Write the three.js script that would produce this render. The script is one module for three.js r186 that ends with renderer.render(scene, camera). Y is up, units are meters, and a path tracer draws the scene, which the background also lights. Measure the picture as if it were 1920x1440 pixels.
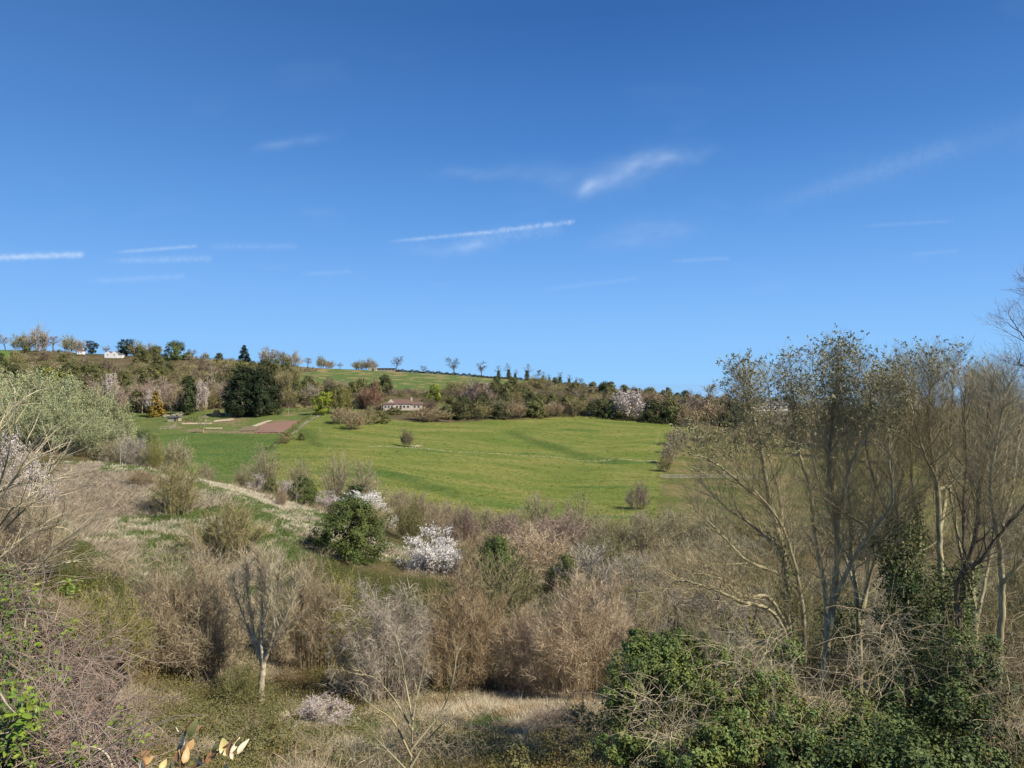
import * as THREE from 'three';
import { createNoise2D } from 'simplex-noise';

// ---------------------------------------------------------------- camera, sky, sun, exposure
const EYE = 32, F = 1413, EXPOSURE = 1.3;                      // eye height above the valley datum (m); focal length in pixels of the 1920 x 1440 photograph
const scene = new THREE.Scene();
const camera = new THREE.PerspectiveCamera(2 * Math.atan(720 / F) * 180 / Math.PI, 4 / 3, 0.1, 12000);
camera.position.set(0, EYE, 0);
camera.lookAt(0, EYE, -100);

const SUN = new THREE.Vector3(0.63, 0.70, 0.34).normalize();
const sun = new THREE.DirectionalLight(0xfff1dc, 5.0);
sun.name = 'sun';
sun.position.copy(SUN).multiplyScalar(900).add(new THREE.Vector3(0, 0, -250));
sun.target.position.set(0, 0, -250);
sun.castShadow = true;
sun.shadow.mapSize.set(4096, 4096);
Object.assign(sun.shadow.camera, { left: -520, right: 520, top: 420, bottom: -420, near: 10, far: 2200 });
scene.add(sun, sun.target);

const renderer = new THREE.WebGLRenderer({ antialias: true });
renderer.toneMapping = THREE.LinearToneMapping;
renderer.toneMappingExposure = EXPOSURE;
renderer.shadowMap.enabled = true;
renderer.shadowMap.type = THREE.PCFSoftShadowMap;

// ---------------------------------------------------------------- small helpers
function rngOf(seed) {
  let a = seed >>> 0;
  return () => { a = (a + 0x6D2B79F5) >>> 0; let t = a; t = Math.imul(t ^ (t >>> 15), t | 1); t ^= t + Math.imul(t ^ (t >>> 7), t | 61); return ((t ^ (t >>> 14)) >>> 0) / 4294967296; };
}
const R = rngOf(20240);
const rr = (a, b, r = R) => a + (b - a) * r();
const clamp = (x, a, b) => Math.min(b, Math.max(a, x));
const sstep = (a, b, x) => { const t = clamp((x - a) / (b - a), 0, 1); return t * t * (3 - 2 * t); };
const mix = (a, b, t) => a + (b - a) * t;
const mix3 = (a, b, t) => [mix(a[0], b[0], t), mix(a[1], b[1], t), mix(a[2], b[2], t)];
const n2 = createNoise2D(rngOf(11)), n2b = createNoise2D(rngOf(12));
const fbm = (x, y, o = 4, n = n2) => { let s = 0, a = 0.5; for (let i = 0; i < o; i++) { s += a * n(x, y); x = x * 2.03 + 7.1; y = y * 2.03 - 3.7; a *= 0.5; } return s; };
const lin = (v) => { v /= 255; return v <= 0.04045 ? v / 12.92 : Math.pow((v + 0.055) / 1.055, 2.4); };
const V = (x, y, z) => new THREE.Vector3(x, y, z);

// ---------------------------------------------------------------- sky: clear spring air, thin cirrus and a few contrails
{
  const W = 4096, H = 2048, data = new Float32Array(W * H * 4);
  const stops = [[-90, 150, 190, 235], [0, 152, 207, 255], [3, 142, 198, 254], [7, 124, 181, 247], [12, 98, 157, 228], [18, 75, 132, 204], [26, 54, 105, 175], [40, 47, 94, 162], [90, 38, 78, 140]];
  const base = (el) => { let i = 1; while (i < stops.length - 1 && el > stops[i][0]) i++; const a = stops[i - 1], b = stops[i], t = clamp((el - a[0]) / (b[0] - a[0]), 0, 1); return [1, 2, 3].map((k) => lin(mix(a[k], b[k], t))); };
  // contrails and wisps: [ax, ay, bx, by, half width, strength, raggedness] on the plane tangent to the sky straight ahead (units of tan)
  const tx = (px) => (px - 960) / F, ty = (py) => (720 - py) / F;
  const trails = [
    [-60, 485, 160, 477, 4.5, 0.75, 0.7], [205, 474, 372, 461, 2.4, 0.45, 0.5], [190, 490, 400, 484, 5, 0.25, 0.9], [380, 462, 560, 462, 5, 0.12, 0.9],
    [720, 454, 930, 434, 2.6, 0.42, 0.8], [900, 437, 1080, 415, 3.6, 0.46, 1], [840, 452, 1060, 430, 12, 0.12, 1], [1000, 545, 1200, 522, 3, 0.1, 0.6],
    [1600, 425, 1790, 414, 2.5, 0.13, 0.5], [1250, 490, 1370, 484, 3, 0.15, 0.5], [150, 528, 350, 518, 5, 0.16, 0.6], [560, 514, 660, 509, 3, 0.13, 0.6], [1700, 478, 1800, 470, 2.5, 0.13, 0.5],
    [1400, 400, 1800, 270, 15, 0.07, 0.6], [1500, 372, 2000, 214, 26, 0.05, 0.5],
  ];
  const wisps = [ // [x, y, half length, half width, tilt, strength]
    [1165, 322, 62, 13, -0.5, 0.26], [1108, 350, 24, 13, -0.7, 0.36], [1235, 299, 80, 12, -0.1, 0.24], [1190, 318, 90, 28, -0.3, 0.14], [1050, 335, 70, 24, 0.1, 0.1],
    [885, 463, 36, 9, -0.12, 0.28], [830, 466, 70, 14, 0, 0.1], [1230, 432, 80, 24, -0.1, 0.13], [1160, 455, 60, 12, -0.1, 0.1], [520, 270, 34, 9, -0.25, 0.15], [590, 262, 34, 9, -0.2, 0.09],
    [880, 325, 60, 9, 0, 0.1], [940, 322, 100, 14, 0, 0.06], [600, 398, 40, 8, 0, 0.07],
  ];
  for (let row = 0; row < H; row++) {
    const up = ((row + 0.5) / H - 0.5) * Math.PI, el = up * 180 / Math.PI, b = base(el), sy = Math.sin(up), cy = Math.cos(up);
    for (let col = 0; col < W; col++) {
      const round = ((col + 0.5) / W - 0.5) * 2 * Math.PI, x = Math.cos(round) * cy, z = Math.sin(round) * cy;
      let c = 0;
      if (el > 0.5 && z < -0.3 && Math.abs(x / z) < 0.95 && sy / -z < 0.7) {
        const qx = 960 + F * x / -z, qy = 720 - F * sy / -z;
        for (const [ax, ay, bx, by, w, s, rag] of trails) {
          const dx = bx - ax, dy = by - ay, L = Math.hypot(dx, dy), t = ((qx - ax) * dx + (qy - ay) * dy) / (L * L);
          if (t < -0.02 || t > 1.02) continue;
          let d = ((qx - ax) * dy - (qy - ay) * dx) / L;
          if (Math.abs(d) > w * 3) continue;
          d += n2(qx * 0.06, qy * 0.06) * w * 0.35 * rag;
          const puff = 1 + rag * (0.55 * n2b(qx * 0.1, qy * 0.1 + 9) + 0.3 * n2(qx * 0.03, 4));
          c += s * Math.exp(-(d * d) / (w * w)) * sstep(-0.02, 0.3, t) * (1 - sstep(0.94, 1.01, t)) * clamp(puff, 0.1, 1.6);
        }
        for (const [wx, wy, hl, hw, tilt, s] of wisps) {
          const ct = Math.cos(tilt), st = Math.sin(tilt), ex = (qx - wx) * ct + (qy - wy) * st, ey = -(qx - wx) * st + (qy - wy) * ct;
          if (Math.abs(ex) > hl * 2.6 || Math.abs(ey) > hw * 3) continue;
          const wob = ey + 10 * fbm(ex * 0.012, wx * 0.1, 3);
          const f = Math.exp(-(ex * ex) / (hl * hl) - (wob * wob) / (hw * hw));
          c += s * f * clamp(0.85 + 0.75 * fbm(ex * 0.012 + wx, ey * 0.03, 3), 0.1, 1.5);
        }
      }
      if (el > 2) { // the same thin veils all round the sky
        const k = 1 / (sy + 0.12), f = fbm(x * k * 1.3 + 3, z * k * 1.3 + z * 2, 4);
        c += 0.02 * sstep(0.25, 0.6, f);
      }
      c = clamp(c, 0, 0.9);
      // slightly paler towards the left of the view and the sun side, as in clear air
      const pale = 0.10 * clamp(-x * 0.9 + 0.1, 0, 1) + 0.03 * clamp(x, 0, 1);
      const o = (row * W + col) * 4;
      data[o] = mix(mix(b[0], 0.40, pale * 0.9), 0.62, c * 0.8); data[o + 1] = mix(mix(b[1], 0.66, pale), 0.8, c * 0.75); data[o + 2] = mix(mix(b[2], 1.0, pale), 1.0, c * 0.8); data[o + 3] = 1;
      for (let k = 0; k < 3; k++) data[o + k] /= EXPOSURE;   // the air as bright as it is seen
    }
  }
  const t = new THREE.DataTexture(data, W, H, THREE.RGBAFormat, THREE.FloatType);
  t.mapping = THREE.EquirectangularReflectionMapping; t.magFilter = THREE.LinearFilter; t.minFilter = THREE.LinearFilter; t.needsUpdate = true;
  scene.background = t; scene.environment = t;
}

// ---------------------------------------------------------------- terrain: a height field over the valley
const COLS = [-700, 0, 200, 400, 600, 800, 1000, 1200, 1400, 1600, 1900, 2600];
const ROWS = [   // distance ahead (m), then the sight-line row at which the ground lies in each column
  [3, 1440, 1450, 1470, 1480, 1500, 1500, 1500, 1500, 1500, 1500, 1490, 1480],
  [5, 1500, 1560, 1590, 1600, 1600, 1600, 1600, 1600, 1600, 1600, 1600, 1600],
  [8, 1450, 1540, 1580, 1600, 1600, 1600, 1600, 1600, 1600, 1600, 1590, 1580],
  [15, 1350, 1450, 1500, 1520, 1525, 1525, 1525, 1525, 1525, 1525, 1500, 1480],
  [22, 1280, 1380, 1440, 1470, 1480, 1480, 1480, 1480, 1480, 1480, 1440, 1420],
  [30, 1200, 1290, 1370, 1420, 1430, 1432, 1432, 1430, 1425, 1420, 1390, 1370],
  [38, 1130, 1200, 1290, 1345, 1350, 1350, 1350, 1350, 1350, 1350, 1330, 1310],
  [45, 1060, 1120, 1210, 1270, 1290, 1296, 1296, 1300, 1305, 1300, 1290, 1270],
  [55, 1000, 1050, 1110, 1170, 1195, 1205, 1210, 1220, 1225, 1220, 1210, 1200],
  [65, 950, 990, 1035, 1070, 1095, 1130, 1150, 1160, 1165, 1165, 1160, 1150],
  [75, 905, 940, 968, 985, 1030, 1082, 1102, 1112, 1118, 1118, 1115, 1110],
  [85, 880, 895, 912, 934, 990, 1050, 1072, 1080, 1084, 1084, 1080, 1070],
  [95, 855, 862, 872, 908, 965, 1025, 1050, 1055, 1058, 1058, 1050, 1040],
  [105, 835, 842, 858, 905, 955, 1008, 1034, 1038, 1040, 1040, 1032, 1020],
  [120, 825, 836, 862, 916, 946, 986, 1014, 1018, 1020, 1018, 1010, 1000],
  [145, 820, 832, 862, 905, 926, 960, 986, 990, 990, 988, 978, 965],
  [170, 815, 834, 855, 890, 906, 935, 960, 965, 966, 962, 952, 940],
  [200, 812, 828, 845, 872, 882, 905, 930, 938, 940, 936, 928, 915],
  [250, 805, 815, 825, 838, 838, 856, 880, 888, 892, 892, 886, 875],
  [300, 800, 808, 812, 811, 806, 821, 839, 847, 854, 858, 856, 850],
  [340, 790, 798, 796, 790, 783, 798, 809, 817, 830, 838, 840, 835],
  [380, 765, 775, 778, 772, 768, 777, 784, 791, 808, 818, 822, 820],
  [430, 725, 735, 742, 742, 745, 750, 758, 768, 785, 795, 800, 800],
  [500, 680, 695, 703, 706, 713, 722, 733, 748, 766, 776, 785, 788],
  [560, 652, 667, 676, 683, 697, 706, 720, 738, 757, 766, 777, 782],
  [600, 642, 656, 665, 674, 690, 700, 715, 735, 755, 765, 776, 781],
  [680, 650, 663, 672, 682, 697, 707, 722, 741, 760, 769, 778, 783],
  [900, 720, 725, 730, 736, 744, 750, 760, 770, 780, 785, 790, 792],
  [1600, 770, 772, 774, 776, 778, 780, 784, 788, 792, 794, 796, 798],
  [6000, 766, 766, 766, 767, 767, 768, 768, 769, 769, 770, 770, 770],
];
const RL = ROWS.map((r) => Math.log(r[0]));
const RH = ROWS.map((r) => r.slice(1).map((py) => (720 - py) / F * r[0]));
function pchip(X, Y, x) {
  const n = X.length;
  if (x <= X[0]) return Y[0];
  if (x >= X[n - 1]) return Y[n - 1];
  let i = 0; while (x > X[i + 1]) i++;
  const h = X[i + 1] - X[i], d = (k) => (Y[k + 1] - Y[k]) / (X[k + 1] - X[k]);
  const m = (k) => { if (k === 0) return d(0); if (k === n - 1) return d(n - 2); const a = d(k - 1), b = d(k); return a * b <= 0 ? 0 : 2 * a * b / (a + b); };
  const t = (x - X[i]) / h, t2 = t * t, t3 = t2 * t;
  return Y[i] * (2 * t3 - 3 * t2 + 1) + h * m(i) * (t3 - 2 * t2 + t) + Y[i + 1] * (3 * t2 - 2 * t3) + h * m(i + 1) * (t3 - t2);
}
const colBuf = new Array(ROWS.length);
function baseHeight(x, d) {
  const px = 960 + F * x / Math.max(d, 8), l = Math.log(Math.max(d, 1.5));
  let i = 0; while (i < RL.length - 2 && l > RL[i + 1]) i++;
  const lo = Math.max(0, i - 1), hi = Math.min(RL.length - 1, i + 2);
  const X = [], Y = [];
  for (let k = lo; k <= hi; k++) { X.push(RL[k]); Y.push(pchip(COLS, RH[k], px)); }
  let h = pchip(X, Y, l);
  if (d < 3) h = mix(-1.62, Y[0], sstep(0.5, 3, d));
  return EYE + h;
}
// ground rows are measured without the fine relief, so that pixels can be turned into places
const baseRow = (px, d) => 720 - F * (baseHeight((px - 960) / F * d, d) - EYE) / d;
function distAt(px, py, dmin = 30) { let d = dmin; while (d < 640 && baseRow(px, d) > py) d *= 1.004; return d; }
const worldXZ = (px, py, dmin = 30) => { const d = distAt(px, py, dmin); return [(px - 960) / F * d, d]; };
const lynchets = [[[640, 868], [760, 898], [860, 930], [980, 948]], [[930, 803], [1010, 830], [1100, 858], [1190, 872]], [[560, 800], [590, 830], [650, 822]], [[880, 788], [960, 800], [1080, 812], [1200, 822]], [[700, 850], [900, 876], [1180, 905]]]
  .map((l) => l.map(([x, y]) => worldXZ(x, y, 150)));
const lynA = [0.55, 0.5, 0.35, 0.22, 0.16];
const trods = [[[1234, 868], [1224, 884], [1222, 896], [1236, 904], [1262, 912]], [[1236, 806], [1232, 830], [1222, 850]], [[600, 800], [601, 812], [604, 822]]].map((l) => l.map(([x, y]) => worldXZ(x, y, 150)));
function segDist(x, d, line) { // signed distance to a polyline and the fraction along it
  let best = 1e9, sg = 0, at = 0;
  for (let i = 0; i < line.length - 1; i++) {
    const [ax, ad] = line[i], [bx, bd] = line[i + 1], dx = bx - ax, dd = bd - ad, L2 = dx * dx + dd * dd, t = clamp(((x - ax) * dx + (d - ad) * dd) / L2, 0, 1);
    const ex = x - ax - dx * t, ed = d - ad - dd * t, q = Math.hypot(ex, ed);
    if (q < best) { best = q; sg = Math.sign(dx * (d - ad) - dd * (x - ax)); at = (i + t) / (line.length - 1); }
  }
  return [best * sg, at];
}
function height(x, z) {
  const d = -z;
  let h = baseHeight(x, d);
  if (d > 20 && d < 700) {
    const a = d < 150 ? 0.22 : 0.4;
    h += a * fbm(x * 0.03, d * 0.03, 3) + (d < 140 ? 0.16 * fbm(x * 0.22, d * 0.22, 3, n2b) : 0.1 * fbm(x * 0.11, d * 0.09, 3, n2b));
    if (d > 150 && d < 400) for (let k = 0; k < lynchets.length; k++) {
      const [s, t] = segDist(x, d, lynchets[k]);
      if (Math.abs(s) < 16) h += 2.2 * lynA[k] * (s / 4) * Math.exp(-s * s / 32) * sstep(0, 0.2, t) * (1 - sstep(0.8, 1, t));
    }
  } else if (d <= 20 && d > 1) h += 0.08 * fbm(x * 0.6, d * 0.6, 3) * sstep(1, 4, d);
  return h;
}
const G = (px, d) => { const x = (px - 960) / F * d; return V(x, height(x, -d), -d); };       // ground point in a given direction and distance
const at = (px, py, d) => V((px - 960) / F * d, EYE + (720 - py) / F * d, -d);                 // any point
const inPoly = (x, y, P) => { let c = false; for (let i = 0, j = P.length - 1; i < P.length; j = i++) { const [xi, yi] = P[i], [xj, yj] = P[j]; if ((yi > y) !== (yj > y) && x < (xj - xi) * (y - yi) / (yj - yi) + xi) c = !c; } return c; };
const poly = (pts, dmin = 30) => pts.map(([x, y]) => worldXZ(x, y, dmin));
const dpoly = (pts) => pts.map(([px, d]) => [(px - 960) / F * d, d]);

// regions of the ground, as outlines on the map (x, distance)
const REG = {
  field: [...poly([[520, 838], [560, 806], [600, 779], [640, 773], [720, 785], [800, 794], [900, 789], [1000, 785], [1100, 781], [1200, 790], [1300, 801], [1275, 830], [1240, 872]], 150), ...dpoly([[1228, 150], [1228, 120], [480, 120], [480, 175]])],
  pasture: [...poly([[1240, 872], [1275, 830], [1300, 801]], 150), ...dpoly([[1330, 370], [1600, 345], [1950, 335], [2400, 330], [2400, 120], [1228, 120], [1228, 150]])],
  leftField: poly([[300, 812], [420, 813], [525, 815], [520, 838], [440, 888], [330, 888], [300, 850]], 150),
  soil: poly([[478, 814], [492, 797], [560, 789], [528, 813]], 150),
  garden: poly([[300, 811], [310, 780], [560, 776], [560, 790], [525, 815], [420, 813]], 150),
  meadow: dpoly([[60, 62], [100, 75], [120, 96], [230, 98], [380, 96], [480, 98], [620, 97], [770, 88], [760, 80], [620, 72], [600, 60], [420, 60], [250, 58]]),
  bracken: dpoly([[60, 70], [90, 92], [250, 92], [300, 84], [200, 74], [110, 68]]),
  path: dpoly([[380, 96], [470, 95], [530, 93], [530, 90], [450, 92], [380, 93.5]]),
  hillTopLeft: dpoly([[-300, 520], [60, 520], [20, 560], [60, 605], [-300, 605]]),
  hillPasture: dpoly([[560, 480], [640, 475], [740, 470], [880, 480], [960, 520], [1010, 590], [1010, 605], [640, 605], [560, 540]]),
  ridge: dpoly([[380, 570], [1100, 570], [1100, 610], [380, 610]]),
  dryNear: dpoly([[520, 41], [560, 33], [700, 30], [860, 31], [1000, 32], [1130, 34], [1150, 42.5], [960, 44], [700, 42.5]]),
};
function groundColour(x, d) {
  const f1 = fbm(x * 0.05, d * 0.05, 4), f2 = fbm(x * 0.35, d * 0.35, 3, n2b), f3 = n2(x * 1.7, d * 1.7);
  const jx = x + 1.5 * n2(x * 0.12, d * 0.12), jd = d + 1.8 * n2b(x * 0.12, d * 0.12);
  let c;
  if (d > 110) {
    if (inPoly(jx, jd, REG.soil)) c = mix3([0.23, 0.135, 0.092], [0.27, 0.165, 0.11], 0.5 + f2);
    else if (inPoly(x, d, REG.leftField)) c = mix3([0.074, 0.13, 0.032], [0.112, 0.158, 0.040], clamp(0.5 + f1 * 0.9 + f2 * 0.3, 0, 1));
    else if (inPoly(x, d, REG.garden)) c = mix3([0.115, 0.155, 0.042], [0.22, 0.175, 0.10], sstep(0.0, 0.35, f1 + f2 * 0.5));
    else if (inPoly(jx, jd, REG.field)) {
      const wx = x + 14 * n2b(x * 0.012, d * 0.02), wd = d + 9 * n2(x * 0.015 + 3, d * 0.015), streak = 0.75 * fbm(wx * 0.02 + wd * 0.006, wd * 0.09, 4) + 0.35 * fbm(x * 0.03 + 40, d * 0.035, 3), fine = fbm(x * 0.25, d * 0.7, 3, n2b);
      c = mix3([0.112, 0.158, 0.033], [0.198, 0.208, 0.058], clamp(0.44 + streak * 1.0 + fine * 0.4, 0, 1));
      c = mix3(c, [0.215, 0.20, 0.07], 0.65 * sstep(0.28, 0.62, streak + 0.35 * fine));
      c = mix3(c, [0.068, 0.13, 0.032], 0.7 * sstep(0.18, 0.5, -fbm(x * 0.013 + 5, d * 0.05, 3) - 0.1));
      for (const l of trods) { const [s] = segDist(x, d, l); c = mix3(c, [0.22, 0.21, 0.09], 0.5 * Math.exp(-s * s / 0.35)); }
      for (let k = 0; k < 3; k++) { const [s, t] = segDist(x, d, lynchets[k]); c = mix3(c, [0.072, 0.125, 0.03], 0.62 * Math.exp(-s * s / 14) * sstep(0, 0.15, t) * (1 - sstep(0.85, 1, t))); }
    }
    else if (inPoly(jx, jd, REG.pasture)) c = mix3([0.105, 0.125, 0.034], [0.20, 0.165, 0.075], clamp(0.4 + f1 + f2 * 0.5, 0, 1));
    else if (inPoly(jx, jd, REG.hillTopLeft)) c = [0.115, 0.19, 0.045];
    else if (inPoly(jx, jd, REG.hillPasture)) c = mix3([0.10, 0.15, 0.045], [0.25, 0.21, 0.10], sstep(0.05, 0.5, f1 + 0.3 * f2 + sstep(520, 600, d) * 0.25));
    else if (inPoly(jx, jd, REG.ridge)) c = mix3([0.16, 0.16, 0.06], [0.28, 0.225, 0.12], clamp(0.5 + f1, 0, 1));
    else if (d > 140 && d < 386 && x / d > -0.57 && x / d < -0.2) c = mix3([0.09, 0.135, 0.036], [0.15, 0.165, 0.055], clamp(0.5 + f1 + f2 * 0.5, 0, 1));
    else if (d > 386 && d < 420 && x / d > -0.26 && x / d < -0.06) c = mix3([0.085, 0.11, 0.036], [0.14, 0.13, 0.06], clamp(0.5 + f1 + f2, 0, 1));
    else if (d > 620) c = mix3([0.10, 0.14, 0.06], [0.14, 0.16, 0.08], clamp(0.5 + f1, 0, 1));  // land beyond the ridge, distance haze mixed into its green
    else c = mix3([0.075, 0.075, 0.032], [0.14, 0.112, 0.065], clamp(0.5 + f1 + f2 * 0.5, 0, 1));
  } else if (inPoly(jx * 0.3 + x * 0.7, jd * 0.3 + d * 0.7, REG.path)) c = mix3([0.33, 0.27, 0.17], [0.27, 0.225, 0.135], 0.5 + f2);
  else if (inPoly(jx, jd, REG.meadow)) {
    c = mix3([0.10, 0.15, 0.04], [0.25, 0.215, 0.13], sstep(0.0, 0.5, f1 + f2 * 0.9));
    c = mix3(c, [0.22, 0.19, 0.13], 0.5 * sstep(0.1, 0.5, fbm(x * 0.09 + 20, d * 0.09, 3) + 0.25 * f3));
    if (inPoly(jx, jd, REG.bracken)) c = mix3(c, [0.22, 0.19, 0.13], 0.5);
  } else if (inPoly(jx, jd, REG.dryNear)) c = mix3([0.13, 0.16, 0.05], [0.31, 0.27, 0.17], sstep(-0.25, 0.1, f1 * 1.2 + f2 * 0.6));
  else c = mix3([0.075, 0.08, 0.034], [0.15, 0.115, 0.07], clamp(0.5 + f1 + f2 * 0.6, 0, 1));
  const g = 1 + 0.2 * f3 + 0.25 * f2;
  return [c[0] * g, c[1] * g, c[2] * g];
}
function dataTex(W, H, fn, srgb) {
  const a = new Uint8Array(W * H * 4), e = (v) => { v = clamp(v, 0, 1); return Math.round(255 * (srgb ? (v <= 0.0031308 ? 12.92 * v : 1.055 * Math.pow(v, 1 / 2.4) - 0.055) : v)); };
  for (let j = 0; j < H; j++) for (let i = 0; i < W; i++) { const c = fn(i, j), o = (j * W + i) * 4; a[o] = e(c[0]); a[o + 1] = e(c[1]); a[o + 2] = e(c[2]); a[o + 3] = 255; }
  const t = new THREE.DataTexture(a, W, H); t.magFilter = THREE.LinearFilter; t.minFilter = THREE.LinearMipmapLinearFilter; t.generateMipmaps = true;
  if (srgb) t.colorSpace = THREE.SRGBColorSpace;
  t.needsUpdate = true; return t;
}
const structure = (o, name) => { o.name = name; o.userData.kind = 'structure'; o.castShadow = o.receiveShadow = true; scene.add(o); return o; };
{
  // a finer map near the eye, a coarser one further off, both laid out in metres on the plan
  const makeSheet = (name, ds, us, texW, x0, x1, d0, d1, skirt) => {
    const nx = us.length, P = new Float32Array(ds.length * nx * 3), UV = new Float32Array(ds.length * nx * 2), I = [];
    ds.forEach((d, j) => us.forEach((u, i) => {
      const x = u * (d + 15), o = j * nx + i;
      P[o * 3] = x; P[o * 3 + 1] = height(x, -d); P[o * 3 + 2] = -d;
      UV[o * 2] = (x - x0) / (x1 - x0); UV[o * 2 + 1] = (d - d0) / (d1 - d0);
    }));
    for (let j = 0; j < ds.length - 1; j++) for (let i = 0; i < nx - 1; i++) { const a = j * nx + i; I.push(a, a + 1, a + nx, a + 1, a + nx + 1, a + nx); }
    const g = new THREE.BufferGeometry(); g.setAttribute('position', new THREE.BufferAttribute(P, 3)); g.setAttribute('uv', new THREE.BufferAttribute(UV, 2)); g.setIndex(I); g.computeVertexNormals();
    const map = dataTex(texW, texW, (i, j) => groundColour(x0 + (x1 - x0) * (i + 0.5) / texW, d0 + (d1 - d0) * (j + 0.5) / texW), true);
    structure(new THREE.Mesh(g, new THREE.MeshPhysicalMaterial({ map, roughness: 1, specularIntensity: 0.15, side: THREE.DoubleSide })), name);
  };
  const us = []; for (let i = 0; i <= 360; i++) { const t = i / 180 - 1; us.push(0.82 * t + 0.35 * t * t * t); }
  const near = []; for (let d = -14; d < 3; d += 1.5) near.push(d); for (let d = 3; d < 110; d *= 1.018) near.push(d); near.push(110);
  const far = []; for (let d = 110; d < 660; d *= 1.0065) far.push(d); for (let d = 670; d < 7000; d *= 1.12) far.push(d);
  makeSheet('near_slope', near, us, 1536, -120, 120, -20, 112);
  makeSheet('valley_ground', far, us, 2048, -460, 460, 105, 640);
}

// ---------------------------------------------------------------- mesh builder for wood, twigs and leaves
class MB {
  constructor() { this.P = []; this.N = []; this.C = []; this.I = []; }
  get n() { return this.P.length / 3; }
  v(p, n, c) { this.P.push(p.x, p.y, p.z); this.N.push(n.x, n.y, n.z); this.C.push(c[0], c[1], c[2]); return this.P.length / 3 - 1; }
  tube(pts, rad, sides, col, cap = false) {
    const m = pts.length, t = V(), a = V(), b = V(), q = V(), nn = V(); let prev = -1;
    a.set(0.31, 0.1, 0.94);
    for (let i = 0; i < m; i++) {
      t.copy(pts[Math.min(m - 1, i + 1)]).sub(pts[Math.max(0, i - 1)]).normalize();
      a.addScaledVector(t, -a.dot(t)); if (a.lengthSq() < 1e-4) a.set(t.y, t.z, -t.x).cross(t); a.normalize(); b.crossVectors(t, a);
      const first = this.n;
      for (let k = 0; k < sides; k++) { const w = k / sides * 6.2832; nn.copy(a).multiplyScalar(Math.cos(w)).addScaledVector(b, Math.sin(w)); q.copy(pts[i]).addScaledVector(nn, rad[i]); const cc = Array.isArray(col[0]) ? col[i] : col, mo = sides > 5 ? 0.72 + 0.56 * Math.abs(Math.sin(i * 12.9898 + k * 78.233) * 43758.5453 % 1) : 1; this.v(q, nn, [cc[0] * mo, cc[1] * mo, cc[2] * mo]); }
      if (prev >= 0) for (let k = 0; k < sides; k++) { const k2 = (k + 1) % sides; this.I.push(prev + k, prev + k2, first + k, prev + k2, first + k2, first + k); }
      prev = first;
    }
    if (cap) { const c = this.v(pts[m - 1], t, Array.isArray(col[0]) ? col[m - 1] : col); for (let k = 0; k < sides; k++) this.I.push(prev + k, prev + (k + 1) % sides, c); }
  }
  blade(p, q, w, col, r, bend) { // a fine twig: a slim tapering sliver, bent once when bend is given
    const d = V().subVectors(q, p), s = V(r() - 0.5, r() - 0.5, r() - 0.5).cross(d).normalize(), n = V().crossVectors(d, s).normalize();
    if (bend) {
      const m = V().addVectors(p, q).multiplyScalar(0.5).add(bend);
      const a = this.v(V().copy(p).addScaledVector(s, w / 2), n, col), b = this.v(V().copy(p).addScaledVector(s, -w / 2), n, col);
      const c = this.v(V().copy(m).addScaledVector(s, w * 0.36), n, col), e = this.v(V().copy(m).addScaledVector(s, -w * 0.36), n, col), f = this.v(q, n, col);
      this.I.push(a, b, c, b, e, c, c, e, f);
    } else {
      const a = this.v(V().copy(p).addScaledVector(s, w / 2), n, col), b = this.v(V().copy(p).addScaledVector(s, -w / 2), n, col), f = this.v(q, n, col);
      this.I.push(a, b, f);
    }
  }
  leaf(p, dir, nor, len, wid, col, fold = 0.25) { // two faces folded along the midrib
    const s = V().crossVectors(dir, nor).normalize(), n = V().crossVectors(s, dir).normalize();
    const m = V().copy(p).addScaledVector(dir, len * 0.45).addScaledVector(n, -wid * fold), tip = V().copy(p).addScaledVector(dir, len);
    const l = V().copy(p).addScaledVector(dir, len * 0.42).addScaledVector(s, wid / 2), r = V().copy(p).addScaledVector(dir, len * 0.42).addScaledVector(s, -wid / 2);
    const n1 = V().copy(n).addScaledVector(s, -fold).normalize(), n2_ = V().copy(n).addScaledVector(s, fold).normalize();
    let a = this.v(p, n1, col), b = this.v(l, n1, col), c = this.v(tip, n1, col); this.I.push(a, b, c);
    a = this.v(p, n2_, col); b = this.v(r, n2_, col); c = this.v(tip, n2_, col); this.I.push(a, c, b);
    void m;
  }
  geo() {
    const g = new THREE.BufferGeometry();
    g.setAttribute('position', new THREE.Float32BufferAttribute(this.P, 3)); g.setAttribute('normal', new THREE.Float32BufferAttribute(this.N, 3)); g.setAttribute('color', new THREE.Float32BufferAttribute(this.C, 3));
    g.setIndex(this.I); return g;
  }
}
const grey = (r, lo, hi) => { const v = lo + (hi - lo) * r(); return [v, v, v]; };
const tone = (r, amt, hue = 0.08) => { const v = 1 + (r() - 0.5) * 2 * amt, h = (r() - 0.5) * 2 * hue; return [v * (1 + h), v, v * (1 - h)]; };
const dirRand = (r) => { const u = 2 * r() - 1, a = 6.2832 * r(), s = Math.sqrt(1 - u * u); return V(s * Math.cos(a), u, s * Math.sin(a)); };

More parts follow.
